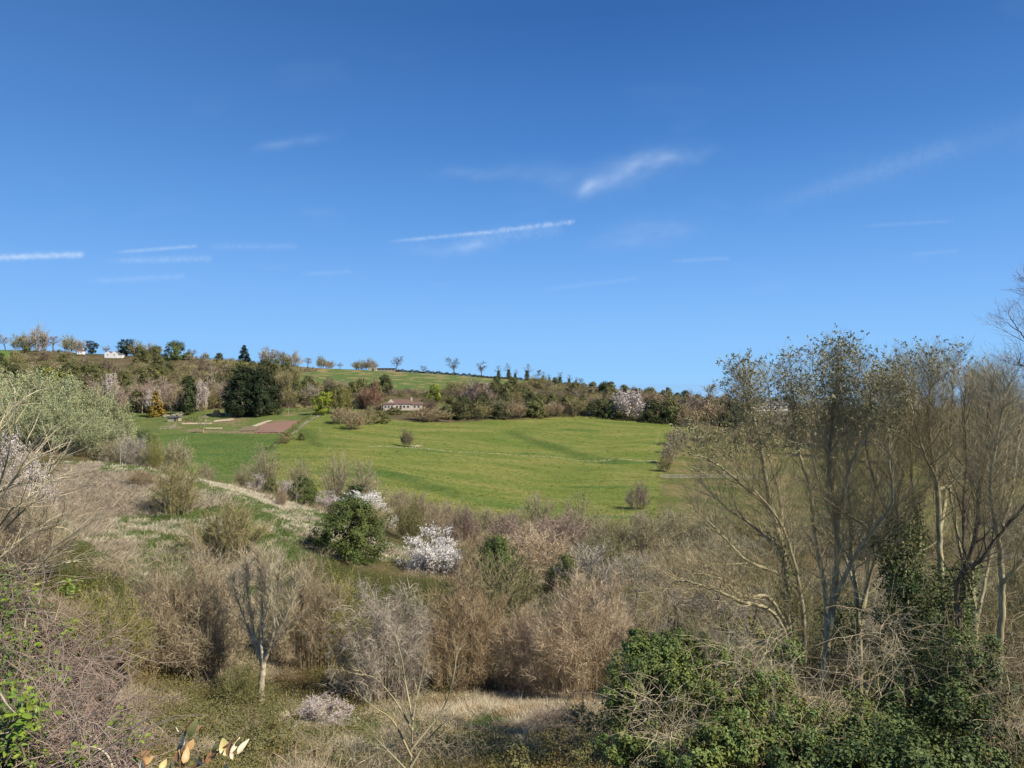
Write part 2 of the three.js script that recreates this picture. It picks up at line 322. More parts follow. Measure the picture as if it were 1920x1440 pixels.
// materials: one per kind of surface, tinted by the small variations in the vertex colours
const mats = {};
function mat(key, rgb, rough = 0.9, extra = {}) {
  if (!mats[key]) { mats[key] = new THREE.MeshPhysicalMaterial({ color: new THREE.Color().setRGB(...rgb), roughness: rough, specularIntensity: 0.35, vertexColors: true, side: THREE.DoubleSide, ...extra }); mats[key].name = key; }
  return mats[key];
}
const plain = (key, rgb, rough = 0.9, extra = {}) => { if (!mats[key]) { mats[key] = new THREE.MeshStandardMaterial({ color: new THREE.Color().setRGB(...rgb), roughness: rough, side: THREE.DoubleSide, ...extra }); mats[key].name = key; } return mats[key]; };
const M = {
  taupe: mat('taupe_twig', [0.385, 0.328, 0.225]), brown: mat('brown_twig', [0.37, 0.295, 0.185]), tan: mat('tan_twig', [0.51, 0.415, 0.285]), greyTwig: mat('grey_twig', [0.4, 0.36, 0.295]),
  purple: mat('purple_twig', [0.31, 0.245, 0.195]), olive: mat('olive_twig', [0.3, 0.27, 0.13]), oliveGrey: mat('olive_grey_twig', [0.36, 0.325, 0.205]), pale: mat('pale_twig', [0.52, 0.46, 0.315]), pink: mat('pink_twig', [0.4, 0.305, 0.25]), red: mat('red_twig', [0.28, 0.165, 0.11]),
  hill: mat('hillside_twig', [0.30, 0.262, 0.165]), hillDark: mat('hillside_dark_twig', [0.225, 0.185, 0.13]),
  darkTwig: mat('dark_twig', [0.17, 0.135, 0.095]),
  nearTwig: mat('near_twig', [0.37, 0.32, 0.19]), barkPale: mat('pale_bark', [0.38, 0.345, 0.215], 0.95), barkDark: mat('dark_bark', [0.135, 0.11, 0.08], 0.95), barkGrey: mat('grey_bark', [0.24, 0.21, 0.16], 0.95),
  holly: mat('holly_leaf', [0.092, 0.122, 0.032], 0.5), ivy: mat('ivy_leaf', [0.092, 0.128, 0.04], 0.5), ivyBright: mat('fresh_ivy_leaf', [0.135, 0.182, 0.05], 0.5), ivyDark: mat('holly_ivy_leaf', [0.060, 0.090, 0.030], 0.5),
  bramble: mat('bramble_leaf', [0.165, 0.16, 0.062], 0.7), freshGreen: mat('fresh_leaf', [0.25, 0.30, 0.035], 0.6), yellowGreen: mat('yellow_green_leaf', [0.22, 0.23, 0.05], 0.7), midGreen: mat('mid_green_leaf', [0.105, 0.14, 0.045], 0.65),
  willow: mat('willow_leaf', [0.35, 0.40, 0.21], 0.75), conifer: mat('conifer_leaf', [0.030, 0.045, 0.020], 0.7), coniferMid: mat('green_conifer_leaf', [0.06, 0.085, 0.03], 0.7), gold: mat('golden_leaf', [0.31, 0.22, 0.045], 0.7),
  blossom: mat('white_blossom', [0.9, 0.89, 0.86], 0.8), blossomPink: mat('pinkish_blossom', [0.62, 0.57, 0.53], 0.8), bud: mat('bud_leaf', [0.27, 0.265, 0.14], 0.75), scrub: mat('olive_scrub_leaf', [0.15, 0.158, 0.06], 0.8), scrubDark: mat('dark_scrub_leaf', [0.085, 0.095, 0.04], 0.8),
  leafNear: mat('young_bramble_leaf', [0.17, 0.25, 0.035], 0.45), litter: mat('litter', [0.10, 0.075, 0.05], 1), leafTan: plain('tan_laurel_leaf', [0.52, 0.34, 0.155], 0.5), leafCream: plain('cream_laurel_leaf', [0.72, 0.63, 0.44], 0.5), leafOlive: plain('olive_laurel_leaf', [0.20, 0.22, 0.09], 0.4), leafYellow: plain('yellow_laurel_leaf', [0.48, 0.42, 0.17], 0.45),
  dryGrass: mat('dry_grass', [0.55, 0.5, 0.365], 0.9), greenGrass: mat('green_grass', [0.125, 0.175, 0.055], 0.8), deadStem: mat('dead_stem', [0.4, 0.345, 0.26], 0.9), brownLeaf: mat('brown_dead_leaf', [0.23, 0.135, 0.07], 0.85),
};

// ---------------------------------------------------------------- shapes of shrubs and trees (each a set of geometries; nominal size w x h metres)
function domeShrub({ w = 6, h = 6, stems = 40, subs = 12, twigs = 6, len = 1.1, tw = 0.022, droop = 0, up = 0.35, seed = 1, petals = 0, petal = 0.09, leaves = 0, leaf = 0.12, base = 0.3, low = 0.12, rad = 0.035, outer = 0.95, topped = 0.75 }) {
  const r = rngOf(seed), wood = new MB(), twig = new MB(), fl = new MB();
  const lump = createNoise2D(r);
  for (let s = 0; s < stems; s++) {
    const az = r() * 6.2832, q = Math.sqrt(r()), bumpy = 0.84 + 0.28 * lump(Math.cos(az) * 1.3 + q * 1.5, Math.sin(az) * 1.3) + 0.1 * r();
    const tx = Math.cos(az) * q * w / 2 * bumpy, tz = Math.sin(az) * q * w / 2 * bumpy, ty = h * (low + (1 - low) * Math.sqrt(1 - q * q * 0.96)) * bumpy - len * 0.5;
    const p0 = V(Math.cos(az) * base * w * q, -0.15, Math.sin(az) * base * w * q), p1 = V(tx * outer * 0.75, ty * 0.62, tz * outer * 0.75), p2 = V(tx, Math.max(0.25, ty), tz);
    const c = new THREE.QuadraticBezierCurve3(p0, p1, p2), N = 6, pts = c.getPoints(N);
    for (let i = 1; i <= N; i++) pts[i].add(dirRand(r).multiplyScalar(0.03 * h * i / N));
    wood.tube(pts, pts.map((_, i) => rad * (0.5 + r() * 0.1) * (1.25 - i / N) + 0.004), 3, tone(r, 0.3));
    for (let b = 0; b < subs; b++) {
      const t = 0.12 + 0.88 * Math.pow(r(), topped), f = t * N, i = Math.min(N - 1, Math.floor(f)), p = V().lerpVectors(pts[i], pts[i + 1], f - i), tg = V().subVectors(pts[i + 1], pts[i]).normalize();
      const d = tg.multiplyScalar(0.7).add(dirRand(r).multiplyScalar(0.75)).add(V(p.x / w, up, p.z / w)).normalize(), L = len * (0.6 + 0.8 * r());
      const e = V().copy(p).addScaledVector(d, L); if (droop) e.y -= droop * L * r();
      if (e.y < 0.1) e.y = 0.1 + 0.2 * r();
      twig.blade(p, e, tw * 1.5, tone(r, 0.4), r, V(0, droop * 0.25 * L, 0));
      for (let k = 0; k < twigs; k++) {
        const u = 0.2 + 0.8 * r(), o = V().lerpVectors(p, e, u), d2 = V().copy(d).multiplyScalar(0.55).add(dirRand(r).multiplyScalar(0.7)).add(V(0, up * 0.8 - droop, 0)).normalize(), L2 = L * (0.3 + 0.55 * r()), e2 = V().copy(o).addScaledVector(d2, L2);
        twig.blade(o, e2, tw, tone(r, 0.45), r);
        for (let m = 0; m < petals; m++) if (r() < 0.85) { const g = V().lerpVectors(o, e2, 0.15 + 0.85 * r()).add(dirRand(r).multiplyScalar(0.03)); fl.leaf(g, dirRand(r), dirRand(r), petal * (0.6 + 0.8 * r()), petal * (0.6 + 0.6 * r()), tone(r, 0.14, 0.03), 0.2); }
        for (let m = 0; m < leaves; m++) { const g = V().lerpVectors(o, e2, 0.2 + 0.8 * r()); const dl = V().copy(d2).add(dirRand(r)).normalize(); fl.leaf(g, dl, dirRand(r), leaf * (0.6 + 0.8 * r()), leaf * 0.5, tone(r, 0.3, 0.1)); }
      }
    }
  }
  return { wood: wood.geo(), twig: twig.geo(), fl: fl.n ? fl.geo() : null, w, h };
}
function leafMass({ w = 6, h = 5, clumps = 90, per = 90, leaf = 0.12, shape = 'dome', seed = 1, fill = 0.45, cr = 0.13, up = 0.2, twigs = 20, ragged = 0.25, base = 0.02 }) {
  const r = rngOf(seed), lv = new MB(), wd = new MB(), lump = createNoise2D(r);
  const prof = (y) => shape === 'cone' ? Math.pow(1 - y, 0.8) * (y < 0.06 ? 0.7 + 5 * y : 1) : shape === 'column' ? Math.sqrt(Math.max(0, 1 - Math.pow(2 * y - 1, 6))) * (0.75 + 0.25 * (1 - y)) : shape === 'ball' ? Math.sqrt(Math.max(0, 1 - Math.pow((y - 0.56) / 0.5, 2))) : Math.sqrt(Math.max(0, 1 - Math.pow(y, 2.2))) * (0.88 + 0.12 * Math.min(1, y * 6));
  for (let i = 0; i < clumps; i++) {
    const y = shape === 'ball' ? 0.1 + 0.9 * r() : base + (1 - base) * Math.pow(r(), shape === 'cone' ? 1.4 : 0.9), az = 6.2832 * r(), q = Math.pow(r(), fill), rag = 1 + ragged * lump(Math.cos(az) * 1.6 + y * 2, Math.sin(az) * 1.6 - y * 1.7);
    const c = V(Math.cos(az) * q * prof(y) * w / 2 * rag, y * h * (0.94 + 0.1 * rag - 0.04), Math.sin(az) * q * prof(y) * w / 2 * rag), out = V(c.x, (c.y - h * 0.35) * 0.7, c.z).normalize(), cs = cr * (0.6 + 0.8 * r()) * (w + h) / 2, ct = tone(r, 0.22, 0.1);
    for (let k = 0; k < per; k++) {
      const o = dirRand(r), m = Math.pow(r(), 0.4), p = V().copy(c).addScaledVector(o, cs * m); if (p.y < 0.02) p.y = 0.02 + 0.1 * r();
      const nor = V().copy(o).multiplyScalar(0.6).add(out).add(dirRand(r).multiplyScalar(0.7)).add(V(0, up, 0)).normalize(), d = dirRand(r).cross(nor).normalize(), t = tone(r, 0.25, 0.06), s = leaf * (0.6 + 0.8 * r());
      lv.leaf(p, d, nor, s, s * 0.62, [ct[0] * t[0], ct[1] * t[1], ct[2] * t[2]]);
    }
    if (i < twigs) wd.tube([V(c.x * 0.06, -0.1, c.z * 0.06), V(c.x * 0.3, c.y * 0.55, c.z * 0.3), V().copy(c).multiplyScalar(0.92)], [0.012 * h, 0.008 * h, 0.002 * h], 4, tone(r, 0.2));
  }
  return { wood: wd.geo(), twig: lv.geo(), fl: null, w, h };
}
// a branching tree: levels[k] = { n, from, ang, len, up, wig, rad, seg, sides }
function growBranch(wood, twig, o, p, dir, len, rad, lvl, r, onTip) {
  const L = o.levels[lvl], last = lvl === o.levels.length - 1;
  if (last) {
    const e = V().copy(p).addScaledVector(dir, len); e.y -= (o.droop || 0) * len;
    twig.blade(p, e, rad * 2, tone(r, 0.4), r, V(0, (o.droop || 0) * 0.3 * len, 0).add(dirRand(r).multiplyScalar(len * 0.05)));
    if (onTip) onTip(p, e, dir, r);
    return;
  }
  const pts = [p.clone()], rads = [rad], d = dir.clone();
  for (let i = 1; i <= L.seg; i++) { d.add(dirRand(r).multiplyScalar(L.wig)).add(V(0, L.up, 0)).normalize(); pts.push(pts[i - 1].clone().addScaledVector(d, len / L.seg)); rads.push(Math.max(rad * (1 - 0.82 * i / L.seg), 0.003)); }
  if (L.sides) wood.tube(pts, rads, L.sides, tone(r, 0.25, 0.05));
  else { for (let i = 0; i < L.seg; i++) twig.blade(pts[i], pts[i + 1].clone().addScaledVector(pts[i + 1].clone().sub(pts[i]), 0.3), rads[i] * 2, tone(r, 0.35), r); }
  spawn(wood, twig, o, pts, len, rad, lvl, r, onTip);
}
function spawn(wood, twig, o, pts, len, rad, lvl, r, onTip, from) {
  const L = o.levels[lvl], C = o.levels[lvl + 1], N = pts.length - 1; let az = r() * 6.28;
  for (let k = 0; k < L.n; k++) {
    const t = (from ?? L.from) + (1 - (from ?? L.from)) * (k + r()) / L.n, f = t * N, i = Math.min(N - 1, Math.floor(f)), p = V().lerpVectors(pts[i], pts[i + 1], f - i), tg = V().subVectors(pts[i + 1], pts[i]).normalize();
    az += 2.4 + r() * 0.8; const side = V(Math.cos(az), 0.1, Math.sin(az)); side.addScaledVector(tg, -side.dot(tg)).normalize();
    const ang = C.ang * (0.7 + 0.6 * r()) * (1 - 0.35 * t), d = tg.multiplyScalar(Math.cos(ang)).addScaledVector(side, Math.sin(ang)).normalize();
    growBranch(wood, twig, o, p, d, C.len * (0.55 + 0.7 * r()) * (1 - (lvl === 0 ? o.taper ?? 0.35 : 0.35) * t), C.rad * (0.7 + 0.5 * r()) * (1 - 0.3 * t), lvl + 1, r, onTip);
  }
}
function bareTree({ h = 9, trunk = 0.16, fork = 0.3, lean = 0, levels, seed = 1, droop = 0, ivy = 0, leaf = 0, leafN = 1, w }) {
  const r = rngOf(seed), wood = new MB(), twig = new MB(), fl = new MB(), o = { levels, droop };
  growBranch(wood, twig, o, V(0, -0.2, 0), V(lean, 1, lean * 0.4).normalize(), h * fork * 2.2, trunk, 0, r, leaf ? (p, e, d, q) => { for (let m = 0; m < leafN; m++) fl.leaf(V().lerpVectors(p, e, 0.4 + 0.6 * q()), V().copy(d).add(dirRand(q)).normalize(), dirRand(q), leaf * (0.6 + 0.8 * q()), leaf * 0.5, tone(q, 0.25)); } : null);
  if (ivy) for (let i = 0; i < ivy; i++) { const y = Math.pow(r(), 0.8) * h * 0.62, a = 6.28 * r(), q = (0.25 + 0.75 * r()) * h * 0.17 * (0.35 + 0.65 * Math.abs(Math.sin(y / h * 5 + 0.6))), p = V(Math.cos(a) * q, y, Math.sin(a) * q); fl.leaf(p, dirRand(r), V(Math.cos(a), 0.4, Math.sin(a)), h * 0.036, h * 0.028, tone(r, 0.3)); }
  const box = new THREE.Box3().setFromBufferAttribute(twig.geo().getAttribute('position'));
  return { wood: wood.geo(), twig: twig.geo(), fl: fl.n ? fl.geo() : null, w: w || Math.max(box.max.x - box.min.x, box.max.z - box.min.z) * 0.92, h: box.max.y };
}
const LV = (h, k, tw) => [ // a rounded bare crown; k scales the number of twigs
  { n: Math.round(8 * k), from: 0.3, seg: 7, sides: 6, wig: 0.07, up: 0.03 },
  { n: Math.round(7 * k), from: 0.2, ang: 0.75, len: h * 0.42, rad: h * 0.0085, seg: 5, sides: 4, wig: 0.13, up: 0.05 },
  { n: Math.round(7 * k), from: 0.15, ang: 0.8, len: h * 0.19, rad: Math.max(tw * 0.8, h * 0.003), seg: 3, sides: 0, wig: 0.18, up: 0.05 },
  { ang: 0.75, len: h * 0.11, rad: tw * 0.5 },
];
const PR = {};
// near thickets (about 40 m)
for (let k = 0; k < 4; k++) PR['thicket' + k] = domeShrub({ w: 6.4, h: 6.2, stems: 125, subs: 17, twigs: 10, len: 0.8, tw: 0.016, topped: 0.5, seed: 100 + k, up: k === 2 ? 0.1 : 0.28, droop: k === 2 ? 0.3 : 0 });
for (let k = 0; k < 3; k++) PR['shrub' + k] = domeShrub({ w: 5, h: 4.2, stems: 62, subs: 13, twigs: 8, len: 0.75, tw: 0.02, seed: 120 + k });
for (let k = 0; k < 2; k++) PR['leafyshrub' + k] = domeShrub({ w: 5, h: 4.6, stems: 55, subs: 11, twigs: 6, len: 0.85, tw: 0.018, seed: 130 + k, leaves: 3, leaf: 0.1 });
for (let k = 0; k < 3; k++) PR['blackthorn' + k] = domeShrub({ w: 5, h: 3.8, stems: 52, subs: 11, twigs: 6, len: 0.65, tw: 0.02, seed: 140 + k, petals: 9, petal: 0.068 });
for (let k = 0; k < 4; k++) PR['willow' + k] = domeShrub({ w: 12, h: 8.5, stems: 85, subs: 13, twigs: 6, len: 1.3, tw: 0.03, seed: 150 + k, leaves: 5, leaf: 0.19, up: 0.6 });
for (let k = 0; k < 3; k++) PR['holly' + k] = leafMass({ w: 6.4, h: 5.2, clumps: 190, per: 110, leaf: 0.15, seed: 160 + k, ragged: 0.25, cr: 0.09 });
for (let k = 0; k < 3; k++) PR['bare' + k] = bareTree({ h: 8, trunk: 0.13, fork: 0.42, levels: LV(8, 1.5, 0.032), seed: 170 + k });
for (let k = 0; k < 3; k++) PR['crooked' + k] = bareTree({ h: 8, trunk: 0.15, fork: 0.42, lean: 0.18, seed: 260 + k, levels: [{ n: 9, from: 0.28, seg: 12, sides: 7, wig: 0.16, up: 0.04 }, { n: 8, from: 0.2, ang: 0.85, len: 3.4, rad: 0.06, seg: 7, sides: 5, wig: 0.28, up: 0.06 }, { n: 7, from: 0.15, ang: 0.8, len: 1.4, rad: 0.02, seg: 4, sides: 3, wig: 0.26, up: 0.06 }, { n: 4, from: 0.2, ang: 0.7, len: 0.7, rad: 0.009, seg: 2, sides: 0, wig: 0.2, up: 0.05 }, { ang: 0.6, len: 0.4, rad: 0.006 }] });
PR.ivytree0 = bareTree({ h: 8, trunk: 0.15, fork: 0.42, levels: LV(8, 1.4, 0.032), seed: 175, ivy: 2600 });
for (let k = 0; k < 3; k++) PR['hazybare' + k] = domeShrub({ w: 7, h: 8, stems: 58, subs: 13, twigs: 8, len: 1.0, tw: 0.021, seed: 176 + k * 3, low: 0.3, base: 0.08, outer: 0.6, rad: 0.07, up: 0.4 });
PR.slim0 = bareTree({ h: 5, trunk: 0.06, fork: 0.44, levels: LV(5, 0.75, 0.025), seed: 178 });
// far trees (300 - 600 m)
for (let k = 0; k < 4; k++) PR['farbare' + k] = bareTree({ h: 10, trunk: 0.22, fork: 0.4, levels: LV(10, 1.1, 0.10), seed: 180 + k });
for (let k = 0; k < 4; k++) PR['fardome' + k] = domeShrub({ w: 9, h: 8, stems: 48, subs: 11, twigs: 5, len: 1.5, tw: 0.085, seed: 190 + k, low: 0.2 });
for (let k = 0; k < 4; k++) PR['farleaf' + k] = leafMass({ w: 9, h: 7.5, clumps: 80, per: 48, leaf: 0.5, seed: 200 + k, ragged: 0.32, cr: 0.12 });
for (let k = 0; k < 2; k++) PR['farball' + k] = leafMass({ w: 9, h: 10, shape: 'ball', clumps: 60, per: 45, leaf: 0.6, seed: 210 + k, ragged: 0.25, cr: 0.11, twigs: 14 });
for (let k = 0; k < 2; k++) PR['farcone' + k] = leafMass({ w: 6, h: 11, shape: 'cone', clumps: 90, per: 40, leaf: 0.5, seed: 214 + k, ragged: 0.25, cr: 0.085, twigs: 6 });
for (let k = 0; k < 2; k++) PR['farever' + k] = leafMass({ w: 18, h: 20, clumps: 240, per: 60, leaf: 0.7, seed: 240 + k, ragged: 0.12, cr: 0.075, twigs: 6, fill: 0.3 });
PR.farcolumn0 = leafMass({ w: 7, h: 16, shape: 'column', clumps: 120, per: 40, leaf: 0.6, seed: 218, ragged: 0.2, cr: 0.085, twigs: 6 });
for (let k = 0; k < 2; k++) PR['farflower' + k] = domeShrub({ w: 9, h: 8, stems: 44, subs: 10, twigs: 4, len: 1.5, tw: 0.08, seed: 220 + k, petals: 3, petal: 0.3, low: 0.2 });
for (let k = 0; k < 2; k++) PR['farbud' + k] = domeShrub({ w: 9, h: 8, stems: 44, subs: 10, twigs: 4, len: 1.5, tw: 0.085, seed: 224 + k, leaves: 2, leaf: 0.4, low: 0.2 });
PR.farivy0 = bareTree({ h: 9, trunk: 0.3, fork: 0.4, levels: LV(9, 0.9, 0.1), seed: 230, ivy: 1500 });

// ---------------------------------------------------------------- putting things into the scene
const used = {};
const numbered = (name) => { const k = used[name] = (used[name] ?? -1) + 1; return k ? `${name}_${String(k).padStart(3, '0')}` : name; };
function thing(name, label, category, pos, group) {
  const g = new THREE.Group(); g.name = numbered(name); g.position.copy(pos); g.userData = { label, category }; if (group) g.userData.group = group; scene.add(g); return g;
}
function part(parent, name, geo, m, kind) { const o = new THREE.Mesh(geo, m); o.name = name; o.castShadow = o.receiveShadow = true; if (kind) o.userData.kind = kind; parent.add(o); return o; }
// plant(name, label, category, proto, position, real width, real height, wood material, crown material, third material)
const THIRD = { blackthorn: 'blossom', willow: 'foliage', leafyshrub: 'foliage', farflower: 'blossom', farbud: 'foliage', ivytree: 'ivy', farivy: 'ivy' };
function plant(name, label, category, proto, pos, w, h, mw, mc, mf, group, turn) {
  const P = PR[proto], g = thing(name, label, category, pos, group), kind = proto.replace(/\d+$/, '');
  const leafy = /holly|farever|farleaf|farball|farcone|farcolumn/.test(kind), tree = /bare|tree|slim|crooked|ball|cone|column|ivy/.test(kind);
  part(g, tree ? 'trunk' : 'woody_base', P.wood, mw); part(g, leafy ? 'foliage' : 'crown', P.twig, mc, 'stuff');
  if (P.fl) part(g, THIRD[kind] || 'foliage', P.fl, mf || mc, 'stuff');
  g.scale.set(w / P.w, h / P.h, w / P.w); g.rotation.y = turn ?? R() * 6.2832; return g;
}

// ---------------------------------------------------------------- helpers to place by where a plant stands
// S: one plant standing at (px, distance), so many photo pixels wide and high
function S(name, label, category, proto, px, d, wpx, hpx, mw, mc, mf, group, turn) { return plant(name, label, category, proto, G(px, d), wpx * d / F, hpx * d / F, mw, mc, mf, group, turn); }
const D = (px, py, dmin) => distAt(px, py, dmin);

// ---------------------------------------------------------------- thickets at the foot of the bank (about 42 m off)
S('bare_thicket', 'dense taupe leafless thicket left of the pale bare tree', 'shrub', 'thicket0', 385, 45, 215, 240, M.taupe, M.taupe);
S('bare_thicket', 'low taupe leafless thicket beside the yellow-green shrub at lower left', 'shrub', 'thicket1', 290, 44, 180, 200, M.taupe, M.taupe);
S('bare_thicket', 'taupe twiggy thicket just right of the pale bare tree', 'shrub', 'thicket3', 580, 49, 160, 200, M.brown, M.taupe);
S('bare_thicket', 'weeping grey leafless shrub in the middle of the lower row', 'shrub', 'thicket2', 722, 42.5, 195, 235, M.greyTwig, M.greyTwig);
S('bare_thicket', 'upright brown leafless shrub between the grey shrub and the tan dome', 'shrub', 'thicket1', 865, 45, 190, 225, M.brown, M.brown);
S('bare_thicket', 'tall tan leafless dome beside the ivy-covered hawthorn', 'shrub', 'thicket0', 1082, 43.5, 205, 225, M.tan, M.tan, null, null, 2.1);
S('bare_thicket', 'smaller tan leafless hump at the left of the tall tan dome', 'shrub', 'thicket3', 985, 44.5, 150, 165, M.tan, M.tan, null, null, 4.2);
S('leafy_shrub', 'yellow-green shrub coming into leaf at the left of the taupe thickets', 'shrub', 'leafyshrub0', 195, 38, 150, 190, M.olive, M.olive, M.yellowGreen);
S('leafy_shrub', 'olive shrub coming into leaf between taupe thicket and grey shrub', 'shrub', 'leafyshrub1', 640, 50, 140, 165, M.olive, M.olive, M.yellowGreen);
S('leafy_shrub', 'olive grey willow shrub behind the brown and tan domes', 'shrub', 'leafyshrub0', 940, 57, 160, 165, M.oliveGrey, M.oliveGrey, M.scrub);
S('leafy_shrub', 'dull green shrub low under the taupe thicket', 'shrub', 'leafyshrub1', 455, 41, 90, 80, M.olive, M.olive, M.midGreen);
// ---------------------------------------------------------------- middle scrub (50 - 100 m)
S('holly_bush', 'dark green rounded evergreen bush on the edge of the dry meadow', 'bush', 'holly0', 657, D(655, 1046), 150, 112, M.barkDark, M.holly);
S('holly_bush', 'small bright green bush beside the orange-brown sallows', 'bush', 'holly1', 932, 66, 108, 128, M.barkDark, M.midGreen);
S('holly_bush', 'dark green bush under the leaning bare trees in mid view', 'bush', 'holly2', 1060, 57, 108, 150, M.barkDark, M.midGreen);
S('blackthorn', 'rounded white blossom bush behind the dark green evergreen bush', 'bush', 'blackthorn0', 814, 77, 118, 84, M.darkTwig, M.darkTwig, M.blossom);
S('sallow_shrub', 'wide orange-brown sallow behind the small bright green bush', 'shrub', 'shrub0', 1005, 84, 165, 88, M.tan, M.tan);
S('sallow_shrub', 'orange-brown sallow to the right of the white blossom bush', 'shrub', 'shrub1', 893, 76, 80, 95, M.tan, M.brown);
S('bare_thicket', 'purplish brown thicket below the foot of the green field', 'shrub', 'shrub2', 960, 104, 120, 72, M.purple, M.purple);
S('bare_thicket', 'purplish brown thicket beneath the hazy bare trees on the field edge', 'shrub', 'shrub0', 1060, 106, 130, 70, M.purple, M.purple);
S('bare_thicket', 'dark brown rounded bush above and right of the white blossom bush', 'shrub', 'shrub1', 868, 105, 70, 82, M.purple, M.purple);
S('bare_thicket', 'pale brown bush between the olive bush and the dark brown rounded bush', 'shrub', 'shrub2', 812, 104, 60, 62, M.taupe, M.taupe);
S('leafy_shrub', 'olive green bush just above the white blossom bush', 'shrub', 'leafyshrub0', 772, 96, 62, 80, M.olive, M.olive, M.scrub);
S('leafy_shrub', 'grey-green shrub behind the small bright green bush', 'shrub', 'leafyshrub1', 1130, 82, 130, 85, M.oliveGrey, M.oliveGrey, M.scrub);
S('bare_thicket', 'grey brown thicket below the dark green bush in mid view', 'shrub', 'thicket3', 1030, 54, 110, 110, M.oliveGrey, M.oliveGrey);
S('bare_thicket', 'brown thicket at the foot of the leaning bare trees', 'shrub', 'thicket2', 1165, 50, 150, 120, M.taupe, M.taupe);
S('leaning_bare_tree', 'leafless tree leaning left with crooked pale branches in mid view', 'tree', 'bare0', 1118, 54, 120, 215, M.barkGrey, M.greyTwig, null, null, 1.0);
S('leaning_bare_tree', 'leafless tree with a pale lower trunk right of the crooked leaning tree', 'tree', 'bare1', 1190, 55, 120, 205, M.barkPale, M.greyTwig, null, null, 2.0);
S('leaning_bare_tree', 'thin leafless tree standing behind the ivy-covered hawthorn', 'tree', 'bare2', 1252, 50, 120, 235, M.barkGrey, M.taupe, null, null, 3.0);
S('leaning_bare_tree', 'leafless tree behind the long low branch of the near trees', 'tree', 'bare0', 1335, 46, 150, 260, M.barkGrey, M.taupe, null, null, 4.0);
S('leafy_shrub', 'olive shrub behind the top of the ivy-covered hawthorn', 'shrub', 'leafyshrub0', 1230, 42, 130, 150, M.olive, M.olive, M.midGreen);
const rightScrub = [[1330, 60, 150, 120, 'shrub0', 'oliveGrey'], [1420, 66, 150, 100, 'shrub1', 'olive'], [1510, 58, 170, 130, 'shrub2', 'olive'], [1600, 62, 160, 120, 'shrub0', 'oliveGrey'], [1690, 56, 170, 130, 'shrub1', 'oliveGrey'], [1790, 60, 170, 125, 'shrub2', 'olive'], [1880, 54, 180, 150, 'shrub0', 'oliveGrey'], [1280, 82, 130, 80, 'shrub2', 'oliveGrey'], [1380, 90, 140, 66, 'shrub0', 'oliveGrey'],
  [1440, 45, 170, 170, 'thicket1', 'oliveGrey'], [1330, 40, 170, 170, 'thicket3', 'oliveGrey'], [1620, 44, 180, 160, 'thicket0', 'oliveGrey'], [1750, 46, 180, 170, 'thicket1', 'olive'], [1900, 42, 190, 190, 'thicket3', 'olive'], [1980, 48, 200, 240, 'thicket0', 'olive']];
rightScrub.forEach(([px, d, w, h, p, m]) => S('bare_thicket', 'brown scrub behind the stems of the near right-hand trees', 'shrub', p, px, d, w, h, M[m], M[m], null, 'scrub behind the near right-hand trees'));

[[1335, 52, 110, 120, 0, 'midGreen'], [1505, 47, 130, 150, 1, 'midGreen'], [1590, 54, 110, 120, 0, 'scrub'], [1455, 60, 120, 90, 1, 'scrub'], [1690, 50, 130, 130, 0, 'midGreen'], [1840, 46, 120, 130, 1, 'scrub'], [1285, 38, 90, 110, 0, 'midGreen']].forEach(([px, d, w, h, k, m]) => S('leafy_shrub', 'green shrub in young leaf among the near right-hand stems', 'shrub', 'leafyshrub' + k, px, d, w, h, M.olive, M.olive, M[m], 'green shrubs behind the near right-hand trees'));
[[1290, 43, 130, 250, 1, 'barkDark'], [1395, 40, 150, 270, 2, 'barkDark'], [1232, 56, 100, 190, 0, 'barkPale'], [1620, 42, 150, 260, 0, 'barkGrey'], [1150, 62, 90, 150, 2, 'barkGrey']].forEach(([px, d, w, h, k, m]) => S('leaning_bare_tree', 'crooked bare tree in the thicket left of the near right-hand trees', 'tree', 'crooked' + k, px, d, w, h, M[m], M.greyTwig, null, 'crooked bare trees in the thicket'));
// ---------------------------------------------------------------- left-hand slope
S('bare_thicket', 'olive brown rounded bush at the top of the dry meadow', 'bush', 'shrub0', 330, D(330, 964), 105, 98, M.olive, M.olive);
S('bare_thicket', 'large hazy brown bush in the middle of the dry meadow', 'bush', 'shrub1', 425, D(425, 1042), 150, 118, M.brown, M.olive);
S('bare_thicket', 'brown bush low on the left edge of the dry meadow', 'bush', 'shrub2', 190, 56, 130, 60, M.taupe, M.taupe);
S('bare_thicket', 'dark brown thicket under the white blackthorn at the left edge', 'shrub', 'thicket1', 30, 50, 180, 200, M.purple, M.taupe);
S('blackthorn', 'white blackthorn in blossom at the left edge of the picture', 'bush', 'blackthorn1', -15, 66, 150, 178, M.darkTwig, M.taupe, M.blossomPink);
S('blackthorn', 'smaller white blackthorn running out below the sage-green willows', 'bush', 'blackthorn2', 50, 68, 110, 128, M.darkTwig, M.taupe, M.blossomPink);
S('bare_thicket', 'brown thicket filling in below the white blackthorn at the left edge', 'shrub', 'thicket0', 60, 58, 150, 100, M.oliveGrey, M.oliveGrey);
for (const [px, d, w, h, l] of [[-60, 116, 240, 150, 'at the far left edge'], [45, 114, 200, 140, 'second from the left edge'], [130, 112, 170, 134, 'in the middle of the willow clump'], [190, 116, 130, 112, 'at the right end of the willow clump'], [95, 104, 150, 95, 'low at the front of the willow clump'], [172, 105, 130, 78, 'low at the front right of the willow clump'], [10, 104, 140, 85, 'low at the front left of the willow clump'], [225, 122, 60, 72, 'small at the right tip of the willow clump']])
  S('willow', 'sage-green willow in young leaf ' + l, 'tree', 'willow' + (Math.round(px + 400) % 4), px, d, w, h, M.darkTwig, M.oliveGrey, M.willow, 'sage-green willows on the left bank');
